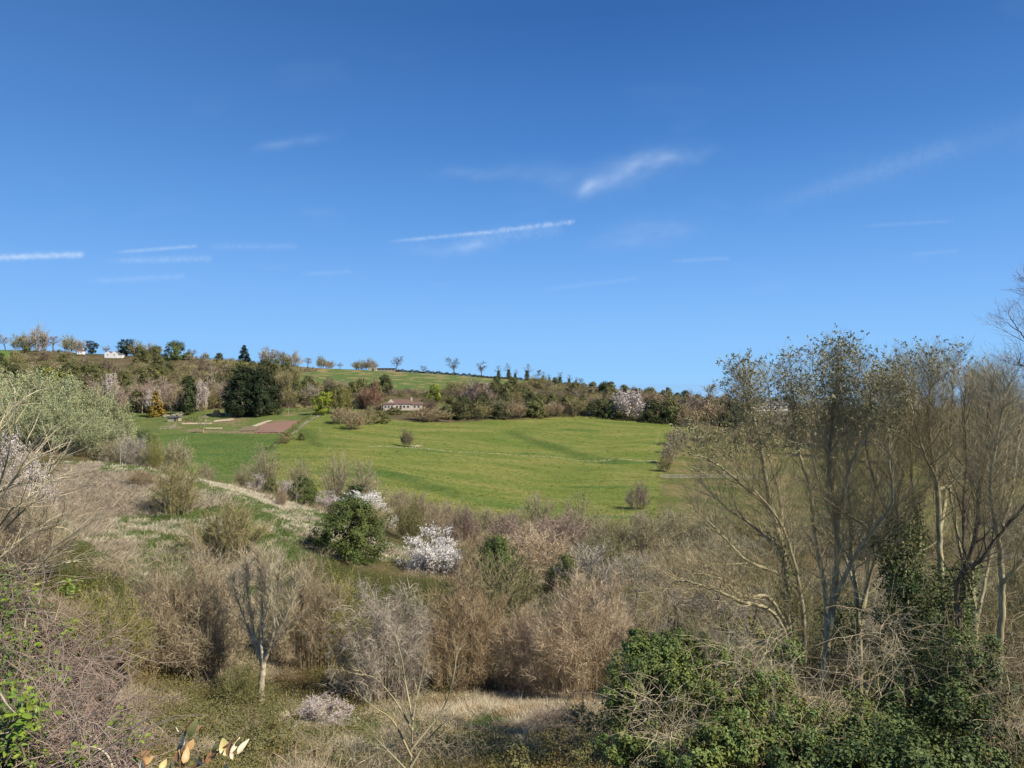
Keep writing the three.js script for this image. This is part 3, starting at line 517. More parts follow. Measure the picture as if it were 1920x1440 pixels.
S('leafy_tree', 'olive green tree beside the right end of the willow clump', 'tree', 'holly1', 266, 142, 78, 66, M.barkDark, M.midGreen);
S('bare_thicket', 'grey brown bush on the bank below the willows', 'bush', 'shrub1', 255, 101, 70, 60, M.greyTwig, M.greyTwig);
S('bare_thicket', 'pale grey thicket along the bank beneath the willow tips', 'bush', 'shrub2', 215, 102, 80, 42, M.oliveGrey, M.oliveGrey);
S('leafy_shrub', 'upright yellow-green bush on the bank left of the small green field', 'bush', 'leafyshrub1', 289, 99, 38, 58, M.olive, M.olive, M.yellowGreen);
S('bare_thicket', 'hazy olive thicket between yellow-green bush and small green field', 'bush', 'shrub0', 330, 103, 80, 62, M.olive, M.oliveGrey);
S('slim_tree', 'slim pale leafless sapling standing on the bank below the willows', 'tree', 'slim0', 226, 97, 30, 88, M.barkPale, M.pale);
S('bare_thicket', 'small dark grey bush at the lower corner of the small green field', 'bush', 'shrub2', 386, 104, 36, 36, M.greyTwig, M.oliveGrey);
S('bare_thicket', 'small reddish brown bush beside the pale path', 'bush', 'shrub1', 270, 87, 60, 34, M.red, M.brown);

// ---------------------------------------------------------------- hedge line in the valley bottom (about 110 m)
for (const [px, d, w, h, p, l] of [[500, 112, 88, 98, 0, 'leftmost of the hazy bare trees below the small green field'], [458, 116, 50, 62, 1, 'small bare tree at the left end of the valley hedge'], [560, 114, 72, 90, 2, 'second of the hazy bare trees in the valley hedge'], [628, 112, 92, 112, 0, 'tallest of the hazy bare trees in the valley hedge'], [700, 118, 60, 78, 1, 'thin bare tree right of the ivy-clad trunk in the valley hedge'], [1008, 122, 92, 92, 2, 'left of two pale hazy bare trees on the lower field edge'], [1086, 124, 92, 88, 1, 'right of two pale hazy bare trees on the lower field edge'], [745, 118, 40, 60, 0, 'slight bare tree near the white blackthorn hedge']])
  S('hedge_tree', l, 'tree', 'hazybare' + p, px, d, w, h, M.barkGrey, M.oliveGrey, null, 'bare trees of the valley hedge');
S('hedge_tree', 'hazy bare tree standing behind the ivy-clad trunk of the valley hedge', 'tree', 'hazybare1', 676, 114, 84, 104, M.barkGrey, M.oliveGrey, null, 'bare trees of the valley hedge');
S('ivy_tree', 'bare tree with an ivy-clad trunk in the valley hedge', 'tree', 'ivytree0', 668, 111, 72, 112, M.barkDark, M.oliveGrey, M.ivyDark);
S('blackthorn', 'largest white blackthorn of the valley hedge, in full blossom', 'bush', 'blackthorn2', 672, 104, 112, 52, M.darkTwig, M.darkTwig, M.blossom);
S('blackthorn', 'white blackthorn trailing off at the right end of the valley hedge', 'bush', 'blackthorn1', 722, 104, 46, 36, M.darkTwig, M.darkTwig, M.blossom);
S('blackthorn', 'white blackthorn in the hedge under the hazy bare trees', 'bush', 'blackthorn0', 610, 106, 62, 34, M.darkTwig, M.darkTwig, M.blossomPink);
S('blackthorn', 'white blackthorn at the left end of the valley hedge', 'bush', 'blackthorn0', 490, 110, 62, 36, M.darkTwig, M.darkTwig, M.blossomPink);
S('blackthorn', 'white blackthorn between two green bushes of the valley hedge', 'bush', 'blackthorn1', 535, 110, 50, 36, M.darkTwig, M.darkTwig, M.blossomPink);
S('holly_bush', 'small olive evergreen bush at the left end of the valley hedge', 'bush', 'holly0', 507, 103, 36, 36, M.barkDark, M.scrub);
S('holly_bush', 'mid green evergreen bush behind the slim pale tree of the valley hedge', 'bush', 'holly2', 566, 101, 62, 52, M.barkDark, M.holly);
S('slim_tree', 'slim pale sapling in front of the green valley hedge', 'tree', 'slim0', 556, 96, 36, 58, M.barkPale, M.pale);
S('slim_tree', 'thin leafless sapling behind the dark green evergreen bush', 'tree', 'slim0', 650, 92, 30, 52, M.barkPale, M.greyTwig);
S('bare_thicket', 'long olive bramble thicket running below the white blackthorn hedge', 'shrub', 'shrub0', 690, 98, 150, 44, M.olive, M.olive);
S('bare_thicket', 'small russet bush on the pale path', 'bush', 'shrub1', 527, 92, 26, 40, M.red, M.brown);
S('bare_thicket', 'dark twisted bush with a shadow at the foot of the green field', 'bush', 'shrub2', 1196, D(1196, 956, 120), 50, 52, M.darkTwig, M.purple);
S('bare_thicket', 'brown hedge stub below the dark twisted bush', 'bush', 'shrub0', 1200, 140, 40, 40, M.taupe, M.taupe);

[[742, 122, 70, 60, 'shrub1', 'taupe'], [790, 124, 70, 56, 'shrub2', 'purple'], [840, 122, 64, 52, 'shrub0', 'taupe'], [905, 126, 80, 50, 'shrub1', 'oliveGrey'], [960, 128, 80, 46, 'shrub2', 'taupe'], [1030, 118, 90, 50, 'shrub0', 'purple'], [1110, 116, 90, 62, 'shrub1', 'oliveGrey'], [1150, 110, 90, 66, 'shrub2', 'oliveGrey'], [1215, 106, 100, 74, 'shrub0', 'oliveGrey'], [1270, 112, 90, 84, 'shrub1', 'oliveGrey'], [1330, 108, 100, 84, 'shrub2', 'oliveGrey'], [1400, 112, 100, 76, 'shrub0', 'olive'], [1470, 104, 110, 84, 'shrub1', 'oliveGrey'], [1560, 108, 110, 74, 'shrub2', 'oliveGrey'], [1650, 100, 120, 80, 'shrub0', 'oliveGrey'], [1740, 104, 120, 70, 'shrub1', 'olive'], [1920, 100, 120, 90, 'shrub2', 'oliveGrey']]
  .forEach(([px, d, w, h, p, m]) => S('hedge_thicket', 'brown leafless thicket along the foot of the field', 'shrub', p, px, d, w, h, M[m], M[m], null, 'thickets along the foot of the field'));
// ---------------------------------------------------------------- hedges and bushes round the fields (240 - 390 m)
S('field_bush', 'lone dark bush in the middle of the green field', 'bush', 'fardome0', 761, D(761, 839, 150), 26, 38, M.darkTwig, M.hillDark);
const fieldEdge = [[662, 806, 46, 34, 'brown'], [640, 796, 40, 28, 'brown'], [690, 797, 44, 28, 'olive'], [712, 794, 34, 20, 'scrubL'], [805, 792, 64, 26, 'brown'], [780, 788, 34, 18, 'olive'], [838, 786, 30, 22, 'scrubL'], [865, 787, 40, 28, 'scrubD'], [900, 787, 40, 28, 'olive'], [935, 787, 34, 24, 'scrubD'], [965, 785, 40, 28, 'brown'], [1000, 783, 44, 26, 'scrubL'], [1040, 781, 44, 24, 'brown'], [1080, 780, 44, 30, 'olive'], [1120, 782, 40, 26, 'scrubD'], [1150, 786, 40, 30, 'scrubL'], [1225, 793, 44, 34, 'scrubD'], [1258, 797, 40, 40, 'scrubL'], [1290, 802, 44, 36, 'brown'],
  [1272, 838, 40, 34, 'taupe'], [1262, 852, 34, 30, 'taupe'], [1252, 872, 30, 34, 'taupe'], [1246, 886, 26, 26, 'olive'], [1330, 830, 60, 26, 'olive'], [1400, 832, 70, 24, 'olive'], [535, 826, 26, 12, 'scrubL'], [532, 832, 22, 14, 'olive'], [565, 825, 14, 12, 'scrubL'], [740, 778, 30, 10, 'scrubL'], [485, 778, 20, 18, 'scrubD']];
fieldEdge.forEach(([px, py, w, h, k], i) => {
  const d = D(px, py, 150), leaf = k.startsWith('scrub');
  S('hedge_bush', leaf ? 'green bush in the hedge round the green field' : 'bare brown bush in the hedge round the green field', 'bush', leaf ? 'farleaf' + (i % 4) : 'fardome' + (i % 4), px, d + 2, w * 1.15, h * 1.15, M.darkTwig, leaf ? (k === 'scrubD' ? M.scrubDark : M.scrub) : M[k], null, leaf ? 'green field-hedge bushes' : 'bare field-hedge bushes');
});
S('blossom_tree', 'large pinkish white blossom tree on the upper edge of the green field', 'tree', 'farflower0', 1180, D(1180, 789, 150) + 4, 72, 54, M.darkTwig, M.pink, M.blossomPink);
S('blossom_tree', 'small white blossom bush at the right end of the field hedge', 'bush', 'farflower1', 1282, D(1282, 797, 150), 26, 14, M.darkTwig, M.darkTwig, M.blossom);
S('blossom_tree', 'small white blossom bush left of the large blossom tree', 'bush', 'farflower1', 1108, D(1108, 780, 150), 14, 12, M.darkTwig, M.darkTwig, M.blossom);

// ---------------------------------------------------------------- single trees of the far hillside that stand out
const SD = (px, py) => D(px, py, 250);
S('evergreen_tree', 'broad dark evergreen behind the vegetable plots, left half', 'tree', 'farever0', 462, SD(462, 779), 92, 86, M.barkDark, M.conifer, null, 'dark evergreens behind the plots');
S('evergreen_tree', 'broad dark evergreen behind the vegetable plots, right half', 'tree', 'farever1', 494, SD(500, 779), 70, 82, M.barkDark, M.conifer, null, 'dark evergreens behind the plots');
S('evergreen_tree', 'low dark blue-green bush at the foot of the dark evergreens', 'bush', 'farleaf2', 488, SD(488, 782), 24, 24, M.barkDark, M.scrubDark);
S('columnar_conifer', 'tall dark green columnar conifer beside the gardens', 'tree', 'farcolumn0', 354, SD(354, 779), 30, 72, M.barkDark, M.coniferMid);
S('golden_conifer', 'golden conical conifer among the gardens', 'tree', 'farcone0', 293, SD(293, 781), 36, 46, M.barkDark, M.gold);
S('fresh_tree', 'bright yellow-green tree in young leaf beside the plots', 'tree', 'farball0', 605, SD(605, 778), 40, 42, M.barkDark, M.freshGreen);
S('fresh_tree', 'yellow-olive tree beside the bright yellow-green one', 'tree', 'farbud0', 642, SD(642, 776), 40, 54, M.barkPale, M.olive, M.yellowGreen);
S('fresh_tree', 'bright green tree right of the farmhouse', 'tree', 'farball1', 815, SD(815, 757), 24, 36, M.barkDark, M.freshGreen);
S('fresh_tree', 'bright green rounded tree above the sage-green willows', 'tree', 'farball0', 98, SD(98, 742), 62, 50, M.barkDark, M.yellowGreen);
S('fresh_tree', 'olive yellow shrub beside the rounded green tree above the willows', 'tree', 'farbud1', 55, SD(55, 740), 40, 28, M.barkDark, M.olive, M.yellowGreen);
S('fresh_tree', 'round green tree standing on the skyline', 'tree', 'farleaf3', 328, 575, 46, 34, M.barkDark, M.midGreen);
S('skyline_conifer', 'dark pointed conifer on the skyline', 'tree', 'farcone1', 458, 588, 28, 30, M.barkDark, M.conifer);
S('skyline_conifer', 'dark flat-topped pine beside the white double-gabled house', 'tree', 'farball1', 237, 592, 34, 30, M.barkDark, M.conifer);
S('skyline_conifer', 'dark pine left of the white double-gabled house', 'tree', 'farball0', 172, 592, 22, 24, M.barkDark, M.conifer);
S('bare_tree', 'pale-trunked bare tree in front of the dark evergreens', 'tree', 'farbare0', 424, SD(424, 781), 38, 56, M.barkPale, M.pink);
S('bare_tree', 'small pale bare tree on the edge of the small green field', 'tree', 'farbare1', 381, SD(381, 812), 26, 36, M.barkPale, M.pale);
S('bare_tree', 'broad dark brown bare tree on the hillside right of the farmhouse', 'tree', 'fardome1', 898, SD(898, 765), 62, 54, M.darkTwig, M.purple);
S('bare_tree', 'reddish bare tree left of the farmhouse', 'tree', 'fardome2', 700, SD(700, 768), 44, 54, M.barkPale, M.red);
S('bare_tree', 'greyish bare tree left of the bright yellow-green tree', 'tree', 'fardome3', 582, SD(582, 758), 40, 38, M.darkTwig, M.greyTwig);
[[743, 22, 24, 0], [852, 24, 27, 1], [903, 20, 25, 2], [1008, 14, 18, 3], [1090, 10, 12, 0], [795, 12, 12, 1]].forEach(([px, w, h, k], i) => S('skyline_tree', ['bare spreading tree beside the long dark building on the ridge', 'bare tree with a stout trunk on the ridge hedge', 'pale bare tree right of the stout one on the ridge hedge', 'small bare tree among the ivy-clad ridge trees', 'rightmost tiny bare tree on the ridge hedge', 'stubby bush breaking the ridge hedge'][i], 'tree', 'farbare' + k, px, 597, w * 1.35, h * 1.3, M.barkDark, M.darkTwig, null, 'bare trees on the ridge'));
[[935, 12, 20], [954, 14, 24], [966, 10, 16], [988, 15, 26], [1018, 10, 16], [1030, 9, 13], [1050, 13, 18], [1067, 10, 16], [1080, 8, 13]].forEach(([px, w, h]) => S('skyline_tree', 'ivy-clad stumpy tree along the ridge hedge', 'tree', 'farivy0', px, 597, w * 1.35, h * 1.3, M.barkDark, M.darkTwig, M.scrubDark, 'ivy-clad trees on the ridge'));
[[10, 22, 24], [40, 30, 24], [72, 34, 36], [100, 28, 24], [130, 24, 26], [150, 20, 20], [200, 18, 14], [258, 28, 22], [285, 24, 20], [362, 16, 14], [385, 12, 10], [500, 24, 24], [516, 20, 22], [530, 20, 20], [551, 26, 20], [577, 18, 14], [601, 16, 18], [618, 18, 12], [638, 12, 10], [678, 26, 14], [694, 20, 18], [668, 18, 12]].forEach(([px, w, h], i) => S('skyline_tree', 'bare brown tree in the line along the left skyline', 'tree', i % 3 ? 'fardome' + i % 4 : 'farbare' + i % 4, px, 592, w * 1.35, h * 1.35, M.darkTwig, [M.purple, M.olive, M.taupe][i % 3], null, 'trees on the left skyline'));
// the row of pinkish bare trees behind the gardens
for (let i = 0; i < 20; i++) { const px = 180 + i * 12.4 + rr(-4, 4); S('birch', i % 7 === 2 ? 'pale pink-blossomed tree in the row behind the gardens' : 'pinkish brown bare tree in the row behind the gardens', 'tree', i % 7 === 2 ? 'farflower' + i % 2 : i % 2 ? 'farbare' + i % 4 : 'fardome' + i % 4, px, 388 + rr(-8, 16), rr(24, 34), rr(46, 62), M.barkPale, i % 3 ? M.pink : M.taupe, M.blossomPink, i % 7 === 2 ? 'pink blossom trees behind the gardens' : 'bare trees behind the gardens'); }

// ---------------------------------------------------------------- the wood on the far hillside
const clearings = [REG.hillPasture, REG.hillTopLeft, REG.field, REG.pasture, REG.garden, REG.leftField, REG.soil];
const blocked = (x, d) => clearings.some((c) => inPoly(x, d, c));
const avoid = [[755, 400, 34, 40], [826, 404, 14, 14], [208, 576, 36, 40], [152, 582, 20, 36], [328, 577, 26, 24], [458, 590, 20, 24], [720, 596, 30, 12], [1440, 430, 40, 20]]; // houses: px, distance, half-width px, half-depth
const free = (px, d) => !avoid.some(([a, b, c, e]) => Math.abs(px - a) < c && d < b + e && d > b - e * 1.6);
{
  const kinds = [['fardome', 'hill', 20], ['fardome', 'hillDark', 14], ['farbare', 'taupe', 10], ['fardome', 'olive', 16], ['farleaf', 'scrub', 18], ['farleaf', 'scrubDark', 12], ['farbud', 'scrub', 10], ['fardome', 'brown', 6], ['farflower', 'blossomPink', 1.5]];
  const pick = (t) => { let s = t * kinds.reduce((a, k) => a + k[2], 0); for (const k of kinds) { s -= k[2]; if (s < 0) return k; } return kinds[0]; };
  let made = 0;
  for (let d = 392; d < 604 && made < 340; d += 14) for (let px = -60; px < 1480; px += 29) {
    const qx = px + rr(-13, 13), qd = d + rr(-6, 6), x = (qx - 960) / F * qd;
    const rim = qx > 560 && qd > 560;
    if (blocked(x, qd) || !free(qx, qd) || rim || (qx > 640 && qx < 860 && qd > 455) || R() < 0.4) continue;
    const patch = 0.5 + 0.5 * n2(x * 0.016, qd * 0.016), k = pick(clamp(patch * 0.7 + R() * 0.3, 0, 0.999)), h = (qx > 860 ? rr(5.5, 9) : rr(6.5, 11)) * (qd > 520 ? 0.8 : 1) * (qx < 330 && qd > 560 ? 1.15 : 1), w = h * rr(0.9, 1.35);
    const leaf = k[0] === 'farleaf', lab = leaf ? (k[1] === 'scrub' ? 'olive green tree in the wood on the far hillside' : 'dark green tree in the wood on the far hillside') : k[0] === 'farflower' ? 'pale blossom tree in the wood on the far hillside' : k[0] === 'farbud' ? 'budding olive tree in the wood on the far hillside' : 'bare brown tree in the wood on the far hillside';
    const where = (qd > 490 ? ' high' : ' low') + ' on far hillside ' + (qx < 180 ? 'above the willows' : qx < 410 ? 'behind the gardens' : qx < 560 ? 'by the dark evergreens' : qx < 860 ? 'by the farmhouse' : qx < 1100 ? 'over mid field' : 'over right field end'), lab2 = lab.replace(' in the wood on the far hillside', where) ;
    plant('hillside_tree', lab2, 'tree', k[0] + (k[0] === 'farleaf' || k[0] === 'farbare' || k[0] === 'fardome' ? made % 4 : made % 2), G(qx, qd), w, h, M.darkTwig, k[0] === 'farflower' || k[0] === 'farbud' ? M.taupe : M[k[1]], M[k[1]], lab2.replace(' tree', ' trees'));
    made++;
  }
}
// trees and hedges of the level ground on the right, seen between the near stems
[[1340, 396, 60, 46, 'fardome0', 'brown'], [1380, 392, 56, 44, 'farleaf1', 'scrubDark'], [1500, 330, 60, 70, 'farleaf0', 'scrubDark'], [1545, 300, 70, 90, 'fardome2', 'taupe'], [1600, 330, 70, 84, 'fardome3', 'brown'], [1650, 310, 60, 80, 'farbare1', 'taupe'], [1705, 280, 74, 120, 'farbud0', 'olive'], [1760, 330, 60, 70, 'farleaf2', 'scrubDark'], [1810, 300, 70, 90, 'fardome0', 'brown'], [1850, 240, 80, 110, 'fardome1', 'purple'], [1900, 230, 90, 130, 'fardome2', 'taupe'], [1960, 240, 90, 130, 'fardome3', 'brown'], [1480, 420, 40, 50, 'farcone0', 'conifer'], [2020, 220, 100, 150, 'fardome0', 'taupe'], [1530, 380, 60, 76, 'fardome1', 'taupe'], [1575, 385, 60, 80, 'fardome2', 'purple'], [1625, 380, 60, 84, 'farbud1', 'olive'], [1675, 385, 60, 90, 'fardome3', 'taupe'], [1735, 380, 66, 84, 'fardome0', 'brown'], [1785, 385, 66, 90, 'fardome2', 'taupe'], [1835, 380, 70, 96, 'fardome1', 'purple'], [1890, 385, 70, 100, 'fardome3', 'taupe'], [1950, 380, 70, 100, 'fardome0', 'taupe'], [1300, 400, 60, 56, 'fardome3', 'purple'], [1255, 404, 56, 50, 'farbare2', 'taupe'], [1220, 410, 50, 46, 'fardome1', 'brown'], [1360, 420, 60, 66, 'farbare0', 'taupe'], [1325, 425, 56, 64, 'farbare3', 'taupe']]
  .forEach(([px, d, w, h, p, m]) => S('distant_tree', 'distant tree seen through the near right-hand crowns', 'tree', p, px, d, w, h, M.darkTwig, m === 'olive' ? M.oliveGrey : M[m], M.scrub, 'trees beyond the right-hand pasture'));
S('blackthorn', 'grey-white blackthorn at the right edge behind the near trees', 'bush', 'blackthorn0', 1895, 118, 90, 62, M.darkTwig, M.darkTwig, M.blossomPink);

// ---------------------------------------------------------------- ground cover that nobody could count
function scatter(name, label, category, geo, m, list) { // list of [x, d, scale, colour, lift?]
  const im = new THREE.InstancedMesh(geo, m, list.length), mx = new THREE.Matrix4(), q = new THREE.Quaternion(), e = new THREE.Euler(), c = new THREE.Color();
  list.forEach(([x, d, s, col, lift = 0], i) => { e.set(rr(-0.15, 0.15), R() * 6.2832, rr(-0.15, 0.15)); mx.compose(V(x, height(x, -d) + lift, -d), q.setFromEuler(e), V(s * rr(0.85, 1.2), s * rr(0.75, 1.25), s * rr(0.85, 1.2))); im.setMatrixAt(i, mx); im.setColorAt(i, c.setRGB(...col)); });
  im.name = name; im.userData = { kind: 'stuff', label, category }; im.castShadow = im.receiveShadow = true; scene.add(im); return im;
}
function tuft(n, h, spread, w, seed, lay = 0.35) { const r = rngOf(seed), b = new MB(); for (let i = 0; i < n; i++) { const a = r() * 6.28, q = spread * Math.sqrt(r()), p = V(Math.cos(a) * q, -0.02, Math.sin(a) * q), L = h * (0.5 + 0.7 * r()), e = V(p.x + Math.cos(a + r() - 0.5) * L * lay * (0.4 + r()), L * (1 - lay * 0.5 * r()), p.z + Math.sin(a + r() - 0.5) * L * lay * (0.4 + r())); b.blade(p, e, w, tone(r, 0.3, 0.05), r, V(0, L * 0.12, 0)); } return b.geo(); }
function leafClump(n, rad, leaf, seed, h = 0.5) { const r = rngOf(seed), b = new MB(); for (let i = 0; i < n; i++) { const o = dirRand(r), p = V(o.x * rad * Math.sqrt(r()), Math.abs(o.y) * rad * h * (0.4 + r()), o.z * rad * Math.sqrt(r())), nor = V(o.x * 0.6, 0.8, o.z * 0.6).add(dirRand(r).multiplyScalar(0.6)).normalize(); b.leaf(p, dirRand(r).cross(nor).normalize(), nor, leaf * (0.6 + 0.8 * r()), leaf * 0.6, tone(r, 0.3, 0.1)); } return b.geo(); }
function twigClump(n, rad, h, w, seed) { const r = rngOf(seed), b = new MB(); for (let i = 0; i < n; i++) { const a = r() * 6.28, q = rad * Math.sqrt(r()), p = V(Math.cos(a) * q * 0.6, 0, Math.sin(a) * q * 0.6), d = V(Math.cos(a) * 0.5, 0.7, Math.sin(a) * 0.5).add(dirRand(r).multiplyScalar(1.1)).normalize(); p.y = r() * h * 0.5; b.blade(p, V().copy(p).addScaledVector(d, h * (0.4 + 0.6 * r())), w, tone(r, 0.35), r, dirRand(r).multiplyScalar(h * 0.08)); } return b.geo(); }
{
  const dry = [], green = [], brk = [], far1 = [], far2 = [], far3 = [], bram = [], bramNear = [], twg = [], dryN = [], greenN = [];
  const v = (a) => { const k = rr(1 - a, 1 + a), h = rr(-0.06, 0.06); return [k * (1 + h), k, k * (1 - h)]; };
  for (let i = 0; i < 80000; i++) { // meadow on the left slope
    const d = rr(57, 99), px = rr(40, 790), x = (px - 960) / F * d; if (!inPoly(x, d, REG.meadow) || inPoly(x, d, REG.path)) continue;
    const f = fbm(x * 0.05, d * 0.05, 4) + 0.9 * fbm(x * 0.35, d * 0.35, 3, n2b);
    const bx = x + 4 * n2(x * 0.1, d * 0.1), bd = d + 4 * n2b(x * 0.1, d * 0.1);
    if ((inPoly(bx, bd, REG.bracken) && R() < 0.65) || R() < 0.6 * sstep(0.15, 0.5, fbm(x * 0.09 + 20, d * 0.09, 3))) { if (R() < 0.6) brk.push([x, d, rr(0.6, 1.3), v(0.25)]); }
    else if (f + rr(-0.35, 0.35) > 0.36) dry.push([x, d, rr(0.6, 1.2), v(0.22)]); else if (R() < 0.8) green.push([x, d, rr(0.5, 0.95), v(0.25)]);
  }
  for (let i = 0; i < 2600; i++) { const t = R(), px = mix(372, 540, t), d = mix(95.5, 91, t) + rr(-1.5, 1.5), x = (px - 960) / F * d; dry.push([x, d, rr(0.5, 0.9), v(0.15)]); }
  for (let i = 0; i < 42000; i++) { // rough grass at the foot of the bank
    const d = rr(29, 45), px = rr(480, 1160), x = (px - 960) / F * d; if (!inPoly(x, d, REG.dryNear)) continue;
    const f = fbm(x * 0.05, d * 0.05, 4) * 1.2 + 0.6 * fbm(x * 0.35, d * 0.35, 3, n2b);
    if (R() < 0.25) continue; if (f + rr(-0.2, 0.2) > -0.06) dryN.push([x, d, rr(0.5, 1.2), mix3(v(0.3), [0.7, 0.55, 0.42], 0.8 * sstep(0.0, 0.4, fbm(x * 0.4 + 7, d * 0.4, 3)))]); else greenN.push([x, d, rr(0.5, 1), v(0.25)]);
  }
  for (let i = 0; i < 52000; i++) { // brambles and low scrub over the rest of the near valley side
    const d = 13 * Math.pow(110 / 13, R()), px = rr(-120, 2040), x = (px - 960) / F * d; if (inPoly(x, d, REG.meadow) || inPoly(x, d, REG.path)) continue;
    const f = fbm(x * 0.07 + 9, d * 0.07, 3), n = inPoly(x, d, REG.dryNear);
    if (n ? f + 0.15 * n2(x * 0.6, d * 0.6) > 0.1 : f > (d < 28 ? -0.45 : -0.22)) { if (R() < (n ? 0.7 : 0.9)) bram.push([x, d, rr(0.7, 1.5) * clamp(d / 32, 0.5, 1), mix3(v(0.25), [1.15, 0.88, 0.75], sstep(0.1, 0.5, fbm(x * 0.1, d * 0.1 + 30, 3) + 0.2 * n2(x, d)))]); }
    else if (!n && R() < 0.75) twg.push([x, d, rr(0.6, 1.5), v(0.3)]);
  }
  for (let i = 0; i < 9000; i++) { // the steep bank just below the eye
    const d = rr(-6, 13), x = rr(-22, 22), h = d > 2 && d < 4.5 ? 0.4 : 1; if (d > 1 && Math.abs(x / d) < 0.72 && d < 2.6) continue;
    if (fbm(x * 0.4, d * 0.4, 3) > -0.1) bram.push([x, d, rr(0.3, 0.55) * h, v(0.3)]); else twg.push([x, d, rr(0.25, 0.5) * h, v(0.3)]);
  }
  // bramble mounds that stand out as green heaps
  for (const [mpx, md, mw, mdp, n] of [[160, 54, 5.5, 3.5, 1900], [60, 60, 5, 4, 1300], [690, 63, 8.5, 7, 4200], [800, 66, 6, 6, 2000], [870, 64, 4, 4, 800], [600, 66, 4, 4, 900]]) {
    const c = G(mpx, md); for (let i = 0; i < n; i++) { const a = R() * 6.28, q = Math.sqrt(R()), x = c.x + Math.cos(a) * q * mw, d = md + Math.sin(a) * q * mdp; const k = v(0.22); bram.push([x, d, rr(0.8, 1.4), [k[0] * 0.68, k[1] * 0.77, k[2] * 0.62], (1 - q * q) * 1.1 * R()]); }
  }
  for (let i = 0; i < 9000; i++) { const d = rr(385, 600), px = rr(-150, 1500), x = (px - 960) / F * d; if (blocked(x, d) || !free(px, d) || (px > 640 && px < 860 && d > 460) || (px > 560 && d > 575)) continue; const f = n2(x * 0.02, d * 0.02); (f > 0.15 ? far1 : f > -0.35 ? far2 : far3).push([x, d, rr(0.4, 0.85) * (d > 540 ? 0.8 : 1), v(0.3)]); }
  for (let i = 0; i < 700; i++) { const d = rr(100, 128), px = rr(430, 1240), x = (px - 960) / F * d; twg.push([x, d, rr(1, 2), v(0.3)]); }
  const fg = []; for (let i = 0; i < 26000; i++) { const d = 125 * Math.pow(385 / 125, R()), px = rr(300, 1340), x = (px - 960) / F * d; if (!inPoly(x, d, REG.field) && !inPoly(x, d, REG.leftField)) continue; const cl = groundColour(x, d), k = rr(0.75, 1.3), w = clamp((fbm(x * 0.08, d * 0.08, 3) + 0.25) * 2, 0, 1); if (R() > 0.35 + 0.65 * w) continue; fg.push([x, d, rr(0.6, 1.4), [cl[0] * k * 1.4, cl[1] * k * 1.25, cl[2] * k * 1.1]]); }
  scatter('field_grass', 'short grass tufts over the green fields', 'grass', tuft(9, 0.13, 0.5, 0.16, 311, 1.6), mat('field_grass', [1, 1, 1], 0.95), fg);
  scatter('dry_grass', 'pale dry grass over the left-hand meadow and path', 'grass', tuft(12, 0.34, 0.4, 0.03, 301, 0.9), M.dryGrass, dry);
  scatter('green_grass', 'fresh green grass patches in the left-hand meadow', 'grass', tuft(12, 0.22, 0.4, 0.035, 302, 0.7), M.greenGrass, green);
  scatter('dead_bracken', 'reddish dead bracken at the top of the left-hand meadow', 'bracken', tuft(12, 0.55, 0.6, 0.03, 303, 1.1), M.deadStem, brk);
  scatter('rough_dry_grass', 'straw-coloured rough grass at the foot of the thickets', 'grass', tuft(16, 0.36, 0.32, 0.016, 304, 0.95), M.dryGrass, dryN);
  scatter('rough_green_grass', 'green grass among the straw at the foot of the thickets', 'grass', tuft(14, 0.22, 0.3, 0.02, 305, 0.7), M.greenGrass, greenN);
  scatter('bramble_cover', 'olive brambles covering the slope between the shrubs', 'brambles', leafClump(60, 0.7, 0.062, 306, 0.7), M.bramble, bram);
  scatter('twig_cover', 'low brown leafless scrub covering the valley side', 'scrub', twigClump(70, 0.8, 0.6, 0.012, 307), M.taupe, twg);
  scatter('hillside_scrub', 'low olive scrub between the trees on the far hillside', 'scrub', leafClump(60, 3, 0.8, 308, 0.9), M.scrub, far1);
  scatter('hillside_undergrowth', 'low bare brown undergrowth between the trees on the far hillside', 'scrub', twigClump(90, 3, 4, 0.16, 309), M.hillDark, far2);
  scatter('hillside_thorn', 'low dark thorn cover between the trees on the far hillside', 'scrub', twigClump(90, 3, 3.4, 0.16, 310), M.olive, far3);
}

